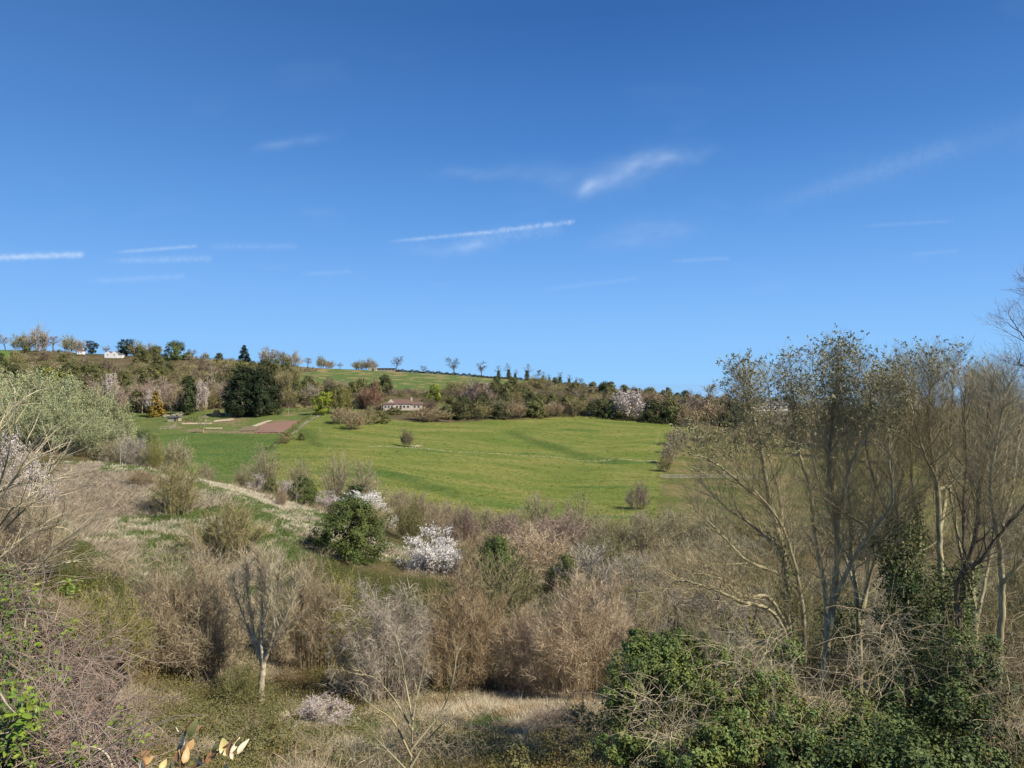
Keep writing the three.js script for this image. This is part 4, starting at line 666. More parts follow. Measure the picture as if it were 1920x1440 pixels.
// ---------------------------------------------------------------- the near trees on the right (about 24 m off)
const nearLevels = [
  { n: 33, from: 0.1, seg: 8 },
  { n: 14, from: 0.12, ang: 0.78, len: 2.5, rad: 0.024, seg: 6, sides: 4, wig: 0.22, up: 0.11 },
  { n: 6, from: 0.15, ang: 0.75, len: 1.0, rad: 0.0062, seg: 3, sides: 0, wig: 0.2, up: 0.10 },
  { ang: 0.65, len: 0.5, rad: 0.0039 },
];
function nearTree(name, label, stems0, { d0, seed, bark, twigMat, buds = 0, budMat = M.bud, levels = nearLevels, ivy = [], wide = 1 }) {
  // stems: [[px, py, radius in px, depth offset], ...] lists; the first stem starts in the ground
  const stems = name === 'near_tree' ? stems0.map((s) => Object.assign(s.map(([px, py, q, dz]) => [px, py < 920 ? 920 - (920 - py) * 0.84 : py, q, dz]), { base: s.base })) : stems0;
  const r = rngOf(seed), wood = [], crown = new MB(), bud = new MB(), ivyB = new MB(), root = at(stems[0][0][0], stems[0][0][1], d0);
  root.y = height(root.x, root.z); const g = thing(name, label, 'tree', root);
  const tip = buds ? (p, e, d, q) => { if (e.y + root.y > buds[0] && q() < buds[1] * 0.36) for (let m = 0; m < 6; m++) bud.leaf(V().lerpVectors(p, e, 0.75 + 0.3 * q()), V().copy(d).multiplyScalar(0.7).add(dirRand(q)).normalize(), dirRand(q), 0.085 * (0.6 + 0.8 * q()), 0.042, tone(q, 0.3)); } : null;
  stems.forEach((st, si) => {
    const raw = st.map(([px, py, , dz = 0]) => at(px, py, d0 + dz).sub(root)); if (si === 0) raw[0].set(0, -0.3, 0);
    const curve = new THREE.CatmullRomCurve3(raw, false, 'centripetal'), N = Math.max(16, st.length * 8), pts = curve.getPoints(N), rads = pts.map((_, i) => { const f = i / N * (st.length - 1), k = Math.min(st.length - 2, Math.floor(f)); return mix(st[k][2], st[k + 1][2], f - k) * 0.66 * d0 / F; });
    for (let i = 1; i < N; i++) pts[i].add(dirRand(r).multiplyScalar(0.016));
    const b = new MB(), cols = pts.map(() => tone(r, 0.22, 0.05)); b.tube(pts, rads, 9, cols, true); 
    const small = new MB(), len = curve.getLength(), L = { ...levels[0], n: Math.round(levels[0].n * len / 8) };
    spawn(small, crown, { levels: [L, ...levels.slice(1)], droop: 0, taper: 0.82 }, pts, len, rads[0], 0, r, tip, si === 0 ? (st.base ?? 0.35) * 0.8 : 0.08);
    wood.push([b, small]);
    for (const [k, a, e, n, q0] of ivy) if (k === si) for (let i = 0; i < n; i++) { const f = (a + (e - a) * r()) * N, ii = Math.min(N - 1, Math.floor(f)), p = V().lerpVectors(pts[ii], pts[ii + 1], f - ii), o = dirRand(r); o.y *= 0.5; ivyB.leaf(p.addScaledVector(o, q0 * Math.pow(r(), 0.6) + rads[ii]), dirRand(r), V().copy(o).add(V(0, 0.5, 0)).add(dirRand(r).multiplyScalar(0.4)).normalize(), 0.085 * (0.6 + 0.8 * r()), 0.07, tone(r, 0.35, 0.1)); }
  });
  wood.forEach(([b, s], i) => { const o = part(g, i ? 'stem' : 'trunk', b.geo(), bark); part(o, 'branches', s.geo(), bark, 'stuff'); });
  part(g, 'crown', crown.geo(), twigMat, 'stuff');
  if (bud.n) part(g, 'young_leaves', bud.geo(), budMat, 'stuff');
  if (ivyB.n) part(g, 'ivy', ivyB.geo(), M.ivy, 'stuff');
  return g;
}
const st = (base, ...p) => Object.assign(p, { base });
nearTree('near_tree', 'tallest leafless tree at right, with small pale leaves at its top', [
  st(0.55, [1537, 1490, 14], [1542, 1330, 13], [1549, 1240, 12], [1556, 1175, 11], [1566, 1080, 9], [1570, 1000, 7.5], [1562, 930, 6.5], [1553, 860, 6], [1560, 780, 4.5], [1566, 700, 3], [1575, 632, 1]),
  st(0, [1552, 1205, 8, 0], [1548, 1120, 7, 0.4], [1530, 1010, 6, 0.8], [1516, 900, 5, 1], [1497, 830, 4, 1.2], [1490, 740, 3, 1.3], [1482, 660, 1, 1.3]),
  st(0, [1566, 1000, 6, 0], [1580, 930, 5.5, -0.3], [1604, 838, 4.5, -0.5], [1630, 780, 3.5, -0.6], [1632, 700, 2.4, -0.6], [1610, 640, 0.8, -0.6]),
  st(0, [1562, 1130, 7, 0], [1600, 1050, 6, -0.5], [1640, 990, 5, -0.9], [1672, 945, 4, -1.2], [1668, 860, 3, -1.2], [1664, 760, 2, -1.2], [1655, 700, 0.8, -1.2]),
  st(0, [1557, 860, 4, 0], [1545, 800, 3, -0.4], [1528, 720, 2, -0.7], [1530, 650, 0.8, -0.8]),
], { d0: 25, seed: 901, bark: M.barkPale, twigMat: M.nearTwig, buds: [EYE - 1.6, 0.6] });
nearTree('near_tree', 'leafless tree at the left of the near group, leaning left with low arching branches', [
  st(0.45, [1492, 1480, 12], [1486, 1250, 11], [1475, 1130, 10], [1470, 1040, 9], [1448, 960, 7.5], [1435, 890, 6], [1426, 812, 4.5], [1408, 740, 3], [1392, 684, 1]),
  st(0, [1468, 1020, 5, 0], [1462, 930, 4.5, 0.5], [1440, 830, 3.5, 0.9], [1446, 740, 2.5, 1], [1440, 680, 0.8, 1]),
  st(0, [1482, 1190, 6, 0], [1440, 1120, 5, -0.6], [1392, 1118, 4, -1.2], [1350, 1085, 3, -1.6], [1300, 1075, 1.6, -2]),
  st(0, [1484, 1215, 6, 0], [1446, 1146, 5, -0.9], [1388, 1127, 4.5, -1.6], [1330, 1102, 3.5, -2.2], [1262, 1090, 2, -2.6], [1240, 1120, 1, -2.8]),
  st(0, [1472, 1080, 6, 0], [1400, 1050, 4, -0.4], [1350, 1000, 3, -0.8], [1310, 960, 1.5, -1]),
  st(0, [1508, 1240, 6, -0.2], [1506, 1150, 6, -0.2], [1488, 1050, 5, -0.3], [1460, 975, 4, -0.3], [1400, 900, 3, -0.4], [1370, 850, 1.2, -0.5]),
  st(0, [1446, 955, 5, 0], [1390, 905, 4, -0.4], [1345, 862, 3, -0.8], [1308, 840, 1.2, -1]),
  st(0, [1470, 1040, 5, 0], [1410, 985, 4, 0.4], [1360, 950, 3, 0.8], [1316, 905, 1.2, 1]),
], { d0: 24, seed: 902, bark: M.barkPale, twigMat: M.nearTwig, buds: [EYE - 2.2, 0.45], ivy: [[0, 0.05, 0.45, 900, 0.3]] });
nearTree('near_tree', 'ivy-footed leafless tree with fanning stems right of the tallest tree', [
  st(0.5, [1706, 1480, 12], [1702, 1250, 11], [1698, 1120, 9], [1690, 1020, 7], [1678, 930, 6], [1668, 840, 4.5], [1672, 740, 3], [1676, 660, 1]),
  st(0, [1700, 1120, 7, 0], [1664, 1045, 6, -0.5], [1620, 985, 4.5, -1], [1580, 960, 3, -1.4], [1540, 930, 1.4, -1.6]),
  st(0, [1704, 1110, 6, 0], [1724, 1015, 5.5, 0.4], [1712, 920, 4.5, 0.7], [1706, 800, 3.5, 0.9], [1715, 700, 2, 0.9], [1712, 655, 0.8, 0.9]),
  st(0, [1699, 1080, 6, 0], [1680, 1000, 5, 0.8], [1640, 900, 4, 1.4], [1622, 800, 3, 1.8], [1626, 700, 1.2, 2]),
], { d0: 26, seed: 903, bark: M.barkPale, twigMat: M.nearTwig, buds: [EYE - 1.2, 0.2], ivy: [[0, 0.0, 0.5, 5200, 0.75], [1, 0, 0.4, 900, 0.35], [2, 0, 0.4, 900, 0.3]] });
nearTree('near_tree', 'leafless tree forking high into upright stems, fourth of the near group', [
  st(0.6, [1776, 1470, 11], [1772, 1250, 10], [1768, 1130, 9], [1762, 1030, 8], [1758, 915, 7], [1747, 840, 5], [1742, 740, 3.5], [1748, 650, 1]),
  st(0, [1758, 920, 6, 0], [1782, 905, 5, 0.3], [1806, 868, 4.5, 0.5], [1826, 820, 3.5, 0.7], [1836, 740, 2.5, 0.8], [1840, 670, 0.8, 0.8]),
  st(0, [1762, 1010, 5.5, 0], [1774, 920, 4.5, 0.9], [1780, 830, 3.5, 1.4], [1786, 720, 2, 1.6], [1790, 645, 0.8, 1.6]),
  st(0, [1758, 900, 4, 0], [1730, 830, 3.4, -0.6], [1712, 750, 2.2, -1], [1700, 690, 0.8, -1.2]),
], { d0: 25, seed: 904, bark: M.barkPale, twigMat: M.nearTwig, buds: [EYE + 0.2, 0.25], ivy: [[0, 0.0, 0.38, 2600, 0.5]] });
nearTree('near_tree', 'dark leafless tree with a long side branch rising right, near the right edge', [
  st(0.55, [1800, 1450, 11], [1798, 1240, 10], [1800, 1150, 9], [1812, 1070, 8], [1834, 985, 7], [1836, 915, 6], [1850, 860, 5], [1852, 760, 3], [1862, 680, 1]),
  st(0, [1796, 1185, 7, -0.3], [1800, 1080, 6, -0.7], [1840, 1050, 5, -1], [1868, 1010, 4.5, -1.2], [1920, 950, 3.5, -1.4], [1980, 900, 2, -1.6]),
  st(0, [1810, 1075, 5, 0], [1806, 960, 4, 0.6], [1812, 850, 3, 1], [1808, 740, 1.8, 1.2], [1812, 690, 0.8, 1.2]),
], { d0: 23, seed: 905, bark: M.barkDark, twigMat: M.nearTwig, ivy: [[0, 0.0, 0.4, 2200, 0.45]] });
nearTree('near_tree', 'pale straight-stemmed leafless tree at the right edge', [
  st(0.5, [1868, 1450, 10], [1873, 1230, 9], [1879, 1130, 8.5], [1875, 1035, 7.5], [1862, 960, 6.5], [1857, 900, 5.5], [1866, 830, 4], [1880, 740, 2.5], [1886, 690, 0.8]),
  st(0, [1872, 1010, 5, 0], [1896, 930, 4, 0.6], [1906, 830, 3, 1], [1915, 740, 1.2, 1.2]),
  st(0, [1876, 1100, 5, 0], [1920, 1040, 4, -0.6], [1960, 960, 3, -1], [1980, 880, 1.2, -1.2]),
], { d0: 22, seed: 906, bark: M.barkPale, twigMat: M.nearTwig });
nearTree('near_tree', 'slender many-stemmed leafless tree behind the tallest near tree', [
  st(0.5, [1610, 1440, 8], [1612, 1200, 6.5], [1600, 1060, 5.5], [1592, 940, 4.5], [1588, 800, 3.4], [1584, 690, 0.8]),
  st(0, [1612, 1190, 5, 0], [1630, 1060, 4.5, 0.4], [1640, 920, 3.8, 0.6], [1652, 790, 2.8, 0.8], [1650, 690, 0.8, 0.9]),
  st(0, [1611, 1150, 5, 0], [1650, 1020, 4, -0.6], [1690, 900, 3.2, -1], [1700, 780, 2.2, -1.2], [1696, 700, 0.8, -1.2]),
  st(0, [1606, 1110, 4.5, 0], [1570, 1000, 4, 0.8], [1530, 880, 3, 1.2], [1512, 770, 2, 1.4], [1508, 690, 0.8, 1.5]),
], { d0: 28, seed: 908, bark: M.barkPale, twigMat: M.nearTwig });
nearTree('near_tree', 'slender leafless tree with thin upright stems between the two right-hand trees', [
  st(0.5, [1836, 1440, 8], [1832, 1220, 6.5], [1822, 1080, 5.5], [1816, 950, 4.5], [1822, 800, 3.2], [1826, 680, 0.8]),
  st(0, [1830, 1180, 5, 0], [1856, 1040, 4.2, 0.6], [1880, 900, 3.4, 1], [1890, 780, 2.2, 1.2], [1894, 690, 0.8, 1.3]),
  st(0, [1828, 1140, 5, 0], [1796, 1010, 4.2, -0.6], [1776, 880, 3.2, -0.9], [1766, 760, 2.2, -1], [1770, 680, 0.8, -1]),
], { d0: 28.5, seed: 909, bark: M.barkPale, twigMat: M.nearTwig });
nearTree('overhanging_tree', 'bare twigs of a tree hanging in at the upper right edge', [
  st(0.35, [2080, 1440, 16], [2070, 1100, 14], [2050, 900, 11], [2020, 760, 8], [1990, 660, 5], [1965, 590, 3], [1940, 540, 1]),
  st(0, [2040, 850, 6, 0], [1985, 770, 4.5, -0.5], [1940, 700, 3, -0.8], [1905, 680, 1, -1]),
  st(0, [2010, 720, 5, 0], [1965, 670, 3, -0.4], [1925, 640, 2, -0.6], [1898, 600, 0.8, -0.7]),
], { d0: 16, seed: 907, bark: M.barkDark, twigMat: M.purple, levels: nearLevels.map((l) => ({ ...l, n: l.n && Math.round(l.n * 0.8), len: l.len && l.len * 0.6, rad: l.rad && l.rad * 0.7 })) });

nearTree('bare_tree', 'pale-barked leafless tree with upright branches among the taupe thickets', [
  st(0.75, [489, 1314, 10.8], [490, 1280, 9.0], [494, 1245, 8.1], [490, 1205, 5.2], [492, 1150, 3.8], [490, 1095, 2.4], [487, 1046, 0.7]),
  st(0, [493, 1250, 6.3, 0], [480, 1205, 4.2, 0.3], [470, 1150, 3.1, 0.5], [463, 1100, 2.1, 0.6], [462, 1055, 0.6, 0.7]),
  st(0, [494, 1245, 6.3, 0], [510, 1200, 3.8, -0.3], [516, 1150, 3.1, -0.5], [522, 1100, 2.1, -0.6], [526, 1052, 0.6, -0.7]),
  st(0, [512, 1200, 3.5, -0.3], [532, 1165, 2.8, -0.6], [548, 1120, 1.8, -0.8], [560, 1080, 0.6, -0.9]),
  st(0, [484, 1215, 3.5, 0.2], [462, 1170, 2.8, 0.6], [446, 1125, 1.8, 0.8], [438, 1090, 0.6, 1]),
  st(0, [491, 1190, 3.5, 0], [502, 1140, 2.8, 0.6], [507, 1090, 1.8, 0.9], [508, 1045, 0.6, 1]),
], { d0: 41.5, seed: 77, bark: mat('birch_bark', [0.50, 0.46, 0.35], 0.9), twigMat: M.pale, levels: [{ n: 30, from: 0.15, seg: 8 }, { n: 9, from: 0.15, ang: 0.55, len: 2.3, rad: 0.034, seg: 5, sides: 3, wig: 0.12, up: 0.14 }, { n: 6, from: 0.15, ang: 0.55, len: 0.9, rad: 0.015, seg: 3, sides: 0, wig: 0.14, up: 0.1 }, { ang: 0.5, len: 0.5, rad: 0.010 }] });
// ---------------------------------------------------------------- ivy, hawthorn and holly at lower right
function bushMass(name, label, category, parts) { // parts: [partName, material, [[px, py, d, radius m, squash, leaves], ...], leaf size]
  const [, , blobs0] = parts[0], c0 = blobs0[0], base = at(c0[0], c0[1], c0[2]); base.y = height(base.x, base.z);
  const g = thing(name, label, category, base);
  parts.forEach(([pn, m, blobs, ls], k) => {
    const r = rngOf(7000 + Math.round(c0[0]) + k * 13), b = new MB();
    for (const [px, py, d, rad, sq, n] of blobs) {
      const c = at(px, py, d).sub(base), clumps = Math.max(6, Math.round(n / 60));
      for (let i = 0; i < clumps; i++) {
        const o = dirRand(r), q = V(o.x, o.y * sq, o.z).multiplyScalar(rad * Math.pow(r(), 0.35)), cc = V().copy(c).add(q), cs = rad * 0.22 * (0.5 + r()), ct = tone(r, 0.25, 0.12);
        for (let j = 0; j < 60; j++) { const e = dirRand(r), p = V().copy(cc).addScaledVector(e, cs * Math.pow(r(), 0.5)), nor = V().copy(o).multiplyScalar(0.7).add(e).add(V(0, 0.5, 0)).add(dirRand(r).multiplyScalar(0.5)).normalize(), t = tone(r, 0.28, 0.08), s = ls * (0.6 + 0.8 * r()); b.leaf(p, dirRand(r).cross(nor).normalize(), nor, s, s * 0.7, [ct[0] * t[0], ct[1] * t[1], ct[2] * t[2]]); }
      }
    }
    part(g, pn, b.geo(), m, 'stuff');
  });
  return g;
}
function addTangle(g, partName, m, list, seed) { // crooked bare sticks: [px, py, d, length m, count, radius m, up]
  const r = rngOf(seed), b = new MB();
  for (const [px, py, d, len, n, rad, up = 0.3, spread = 1] of list) {
    const c = at(px, py, d).sub(g.position);
    for (let i = 0; i < n; i++) {
      const p = V().copy(c).add(dirRand(r).multiplyScalar(spread * Math.pow(r(), 0.5))), dd = dirRand(r).add(V(0, up, 0)).normalize(), pts = [p], L = len * (0.4 + 0.8 * r()); const seg = 5;
      for (let k = 1; k <= seg; k++) { dd.add(dirRand(r).multiplyScalar(0.28)).add(V(0, -0.05 * k * (1 - up), 0)).normalize(); pts.push(pts[k - 1].clone().addScaledVector(dd, L / seg)); }
      b.tube(pts, pts.map((_, k) => rad * (1.1 - k / seg) + 0.0015), 3, tone(r, 0.3));
      for (let k = 0; k < 4; k++) { const f = 1 + Math.floor(r() * 4), q = pts[f]; b.blade(q, V().copy(q).addScaledVector(dirRand(r).add(dd).normalize(), L * 0.3 * (0.5 + r())), rad * 1.1, tone(r, 0.3), r, dirRand(r).multiplyScalar(L * 0.03)); }
    }
  }
  return part(g, partName, b.geo(), m, 'stuff');
}
{
  let g = bushMass('ivy_hawthorn', 'bright green ivy-covered hawthorn at lower right of centre', 'bush', [
    ['ivy', M.ivyBright, [[1210, 1255, 18, 0.84, 0.8, 6840], [1260, 1215, 18.4, 0.67, 0.7, 4940], [1170, 1300, 17.6, 0.56, 0.8, 2850], [1290, 1290, 17.4, 0.78, 0.9, 5700], [1200, 1210, 18.6, 0.45, 0.8, 2280], [1380, 1330, 16.5, 0.67, 0.9, 2850], [1360, 1390, 15.5, 0.67, 0.8, 4940], [1160, 1400, 16.5, 0.50, 1, 1900], [1340, 1230, 18, 0.67, 0.9, 1710], [1300, 1420, 15, 0.67, 0.6, 2850]], 0.062],
    ['inner_ivy', M.ivyBright, [[1185, 1330, 17.8, 0.7, 1, 2200], [1190, 1380, 17.4, 0.7, 1, 1600], [1250, 1330, 17.9, 0.8, 1, 1800], [1230, 1420, 16.5, 0.8, 0.7, 1600]], 0.075]]);
  addTangle(g, 'bare_branches', M.pale, [[1290, 1340, 17, 1.1, 70, 0.0055, 0.2, 1.0], [1390, 1260, 17.5, 1.2, 176, 0.0055, 0.4, 0.9], [1200, 1330, 16.8, 1.2, 64, 0.0055, 0.4, 0.7], [1250, 1400, 16, 1.0, 128, 0.0055, 0.3, 0.8]], 71);
  g = bushMass('bramble_thicket', 'tangled grey-green bramble and thorn thicket under the leaning near tree', 'bush', [
    ['foliage', M.bramble, [[1420, 1270, 19, 1.0, 0.9, 3000], [1470, 1350, 17, 0.9, 0.9, 2600], [1400, 1200, 21, 0.9, 0.7, 2000], [1440, 1420, 15.5, 0.8, 0.7, 2200], [1600, 1250, 24, 1.3, 0.9, 1800], [1620, 1180, 26, 1.3, 0.7, 1500]], 0.07],
    ['fresh_leaves', M.ivyBright, [[1465, 1215, 21, 0.6, 0.7, 2400], [1420, 1400, 15.5, 0.6, 0.8, 2200], [1430, 1290, 17.5, 0.8, 0.8, 2600], [1480, 1360, 16, 0.7, 0.8, 2200], [1390, 1240, 18.5, 0.6, 0.8, 1500], [1580, 1330, 18, 0.9, 0.6, 1800], [1560, 1160, 27, 1.2, 0.7, 1500]], 0.065]]);
  addTangle(g, 'bare_branches', M.pale, [[1430, 1270, 18.5, 1.5, 114, 0.005, 0.5, 1.1], [1490, 1330, 17.5, 1.2, 96, 0.005, 0.5, 0.9], [1450, 1400, 16, 1.2, 96, 0.005, 0.6, 0.9]], 72);
  g = bushMass('ivy_bank', 'dark ivy heap at the foot of the near right-hand trees', 'bush', [
    ['ivy', M.ivy, [[1560, 1400, 16, 1.0, 0.7, 4200], [1650, 1390, 16.5, 1.0, 0.7, 4200], [1740, 1420, 15, 0.9, 0.6, 3000], [1610, 1440, 14, 0.8, 0.5, 3000], [1500, 1430, 14.5, 0.7, 0.6, 2200], [1830, 1420, 15.5, 0.8, 0.6, 1500], [1700, 1440, 13.5, 0.8, 0.5, 2400]], 0.075]]);
  addTangle(g, 'bare_branches', M.pale, [[1610, 1280, 19, 1.6, 41, 0.0055, 0.8, 0.8], [1655, 1210, 21, 1.8, 44, 0.0055, 0.1, 0.9], [1670, 1160, 22, 1.6, 40, 0.0055, 0.0, 0.9], [1560, 1360, 17, 1.0, 80, 0.0055, 0.6, 0.8]], 73);
  g = bushMass('dark_evergreen', 'tall dark evergreen mass swallowing the stems near the right edge', 'bush', [
    ['foliage', M.ivyDark, [[1740, 1180, 24.5, 1.6, 1.1, 5200], [1720, 1290, 22, 1.5, 0.9, 5200], [1800, 1290, 21, 1.4, 0.9, 4600], [1760, 1360, 19, 1.3, 0.8, 4200], [1690, 1090, 26.5, 0.9, 1, 1800], [1830, 1370, 18.5, 1.1, 0.8, 2600]], 0.085],
    ['ivy', M.ivy, [[1820, 1250, 20.5, 1.0, 1.1, 2600], [1800, 1320, 19.5, 0.8, 0.8, 1600], [1680, 1300, 21, 0.7, 0.9, 1000]], 0.08]]);
  addTangle(g, 'bare_branches', M.taupe, [[1760, 1240, 21, 1.6, 64, 0.0055, 0.4, 1.2], [1850, 1300, 20, 1.8, 80, 0.0055, 0.5, 1.1]], 74);
  // brown leaf litter and dead stems in the right corner
  const rt = thing('dead_bramble_bank', 'brown dead bramble and leaf litter in the lower right corner', 'brambles', G(1900, 20));
  addTangle(rt, 'dead_stems', M.taupe, [[1880, 1330, 20, 1.4, 160, 0.007, 0.2, 1.8], [1900, 1240, 23, 1.6, 256, 0.0055, 0.3, 2], [1890, 1390, 18, 1.2, 160, 0.006, 0.1, 1.5]], 75);
  const b = new MB(), r = rngOf(76);
  for (let i = 0; i < 5200; i++) { const px = 1800 + 320 * r(), d = 15 + 12 * r(), p = G(px, d).sub(rt.position); p.y += 0.02 + 0.15 * r(); b.leaf(p, dirRand(r), V(0, 1, 0).add(dirRand(r).multiplyScalar(0.7)).normalize(), 0.11 * (0.6 + 0.8 * r()), 0.07, tone(r, 0.35, 0.1)); }
  part(rt, 'leaf_litter', b.geo(), M.brownLeaf, 'stuff');
}
{ // the pale sapling at the bottom centre
  const g = thing('bare_sapling', 'pale bare sapling rising from the bottom edge in front of the grey shrub', 'tree', G(765, 22));
  const b = new MB(), tw = new MB(), r = rngOf(81), lev = [{ n: 9, from: 0.25, seg: 6 }, { n: 6, from: 0.2, ang: 0.6, len: 0.9, rad: 0.012, seg: 4, sides: 3, wig: 0.1, up: 0.06 }, { ang: 0.6, len: 0.4, rad: 0.006 }];
  for (const line of [[[765, 1500], [772, 1400], [775, 1340], [790, 1270], [800, 1190]], [[772, 1420], [735, 1350], [700, 1325], [672, 1300]], [[774, 1370], [745, 1320], [722, 1290], [700, 1270], [668, 1263]], [[776, 1400], [830, 1330], [850, 1270], [858, 1215]], [[770, 1440], [800, 1390], [840, 1350], [880, 1330]], [[774, 1350], [760, 1280], [752, 1230], [740, 1185]], [[768, 1450], [720, 1400], [690, 1370]]]) {
    const pts = new THREE.CatmullRomCurve3(line.map(([x, y], i) => at(x, y, 22 + (i % 2) * 0.3).sub(g.position))).getPoints(14); b.tube(pts, pts.map((_, i) => 0.028 * (1.1 - i / 14) + 0.004), 5, tone(r, 0.15)); spawn(b, tw, { levels: lev, droop: 0 }, pts, 2, 0.03, 0, r, null);
  }
  part(g, 'trunk', b.geo(), M.barkPale); part(g, 'crown', tw.geo(), M.pale, 'stuff');
  const low = thing('bare_thicket', 'brown twiggy undergrowth round the foot of the pale sapling', 'shrub', G(720, 25));
  addTangle(low, 'dead_stems', M.taupe, [[720, 1420, 24, 1.0, 220, 0.006, 0.5, 1.3], [860, 1420, 25, 0.9, 160, 0.006, 0.5, 1.2], [780, 1400, 24, 1.0, 160, 0.006, 0.6, 1.1]], 82);
  const b2 = bushMass('bramble_thicket', 'low dark bramble mound at the bottom edge right of the straw grass', 'bush', [['foliage', M.bramble, [[1050, 1400, 26, 1.3, 0.5, 3200], [960, 1430, 24, 1.0, 0.5, 1800], [1100, 1350, 30, 1.0, 0.5, 1500]], 0.075]]);
  addTangle(b2, 'dead_stems', M.brown, [[1080, 1350, 30, 0.9, 160, 0.007, 0.3, 1.2], [1040, 1400, 26, 0.8, 160, 0.006, 0.3, 1.2]], 83);
  const b3 = bushMass('bramble_thicket', 'low olive bramble mound at the bottom edge below the pale bare tree', 'bush', [['foliage', M.bramble, [[420, 1400, 26, 1.6, 0.5, 4200], [520, 1380, 28, 1.2, 0.5, 2600], [330, 1370, 29, 1.2, 0.5, 2200], [610, 1420, 25, 1.0, 0.5, 1500]], 0.07]]);
  addTangle(b3, 'dead_stems', M.taupe, [[430, 1400, 26, 0.8, 120, 0.006, 0.4, 1.4], [590, 1410, 25, 0.9, 150, 0.006, 0.4, 1.1]], 84);
  S('pale_thorn', 'low pinkish white thorn bush in the straw grass near the bottom', 'bush', 'blackthorn1', 602, 37, 105, 55, M.greyTwig, M.pink, M.blossomPink);
  S('pale_thorn', 'dark low brown thorn in the straw grass beside the ivy-covered hawthorn', 'bush', 'shrub2', 1040, 36.5, 110, 40, M.purple, M.purple);
}

// ---------------------------------------------------------------- the bramble heap in the left foreground (3 - 6 m)
function bigLeaf(len, wid, curl, segs = 4) { // a real leaf: pointed oval, folded along the midrib and curled
  const P = [], I = []; for (let i = 0; i <= segs; i++) { const t = i / segs, w = wid * Math.pow(Math.sin(Math.PI * Math.pow(t, 0.8) * 0.98 + 0.03), 0.8), y = -curl * len * t * t; P.push(-w / 2, y + w * 0.22, -t * len, 0, y, -t * len, w / 2, y + w * 0.22, -t * len); }
  for (let i = 0; i < segs; i++) for (let k = 0; k < 2; k++) { const a = i * 3 + k; I.push(a, a + 1, a + 3, a + 1, a + 4, a + 3); }
  const g = new THREE.BufferGeometry(); g.setAttribute('position', new THREE.Float32BufferAttribute(P, 3)); g.setIndex(I); g.computeVertexNormals(); return g;
}
function leavesInto(b, list, r, len, wid) { // many real leaves in one foliage mesh
  const protos = [bigLeaf(1, wid, 0.15, 3), bigLeaf(1, wid * 0.9, 0.35, 3), bigLeaf(1, wid * 1.1, 0.05, 3)], m = new THREE.Matrix4(), q = new THREE.Quaternion(), e = new THREE.Euler(), p = V(), n = V();
  for (const [pos, col, s] of list) {
    const g = protos[Math.floor(r() * 3)], A = g.getAttribute('position'), B = g.getAttribute('normal'), first = b.n;
    e.set((r() - 0.35) * 1.5, r() * 6.28, (r() - 0.5) * 1.4); m.compose(pos, q.setFromEuler(e), V(s, s, s).multiplyScalar(len));
    for (let i = 0; i < A.count; i++) b.v(p.fromBufferAttribute(A, i).applyMatrix4(m), n.fromBufferAttribute(B, i).applyQuaternion(q), col);
    for (const k of g.index.array) b.I.push(first + k);
  }
}
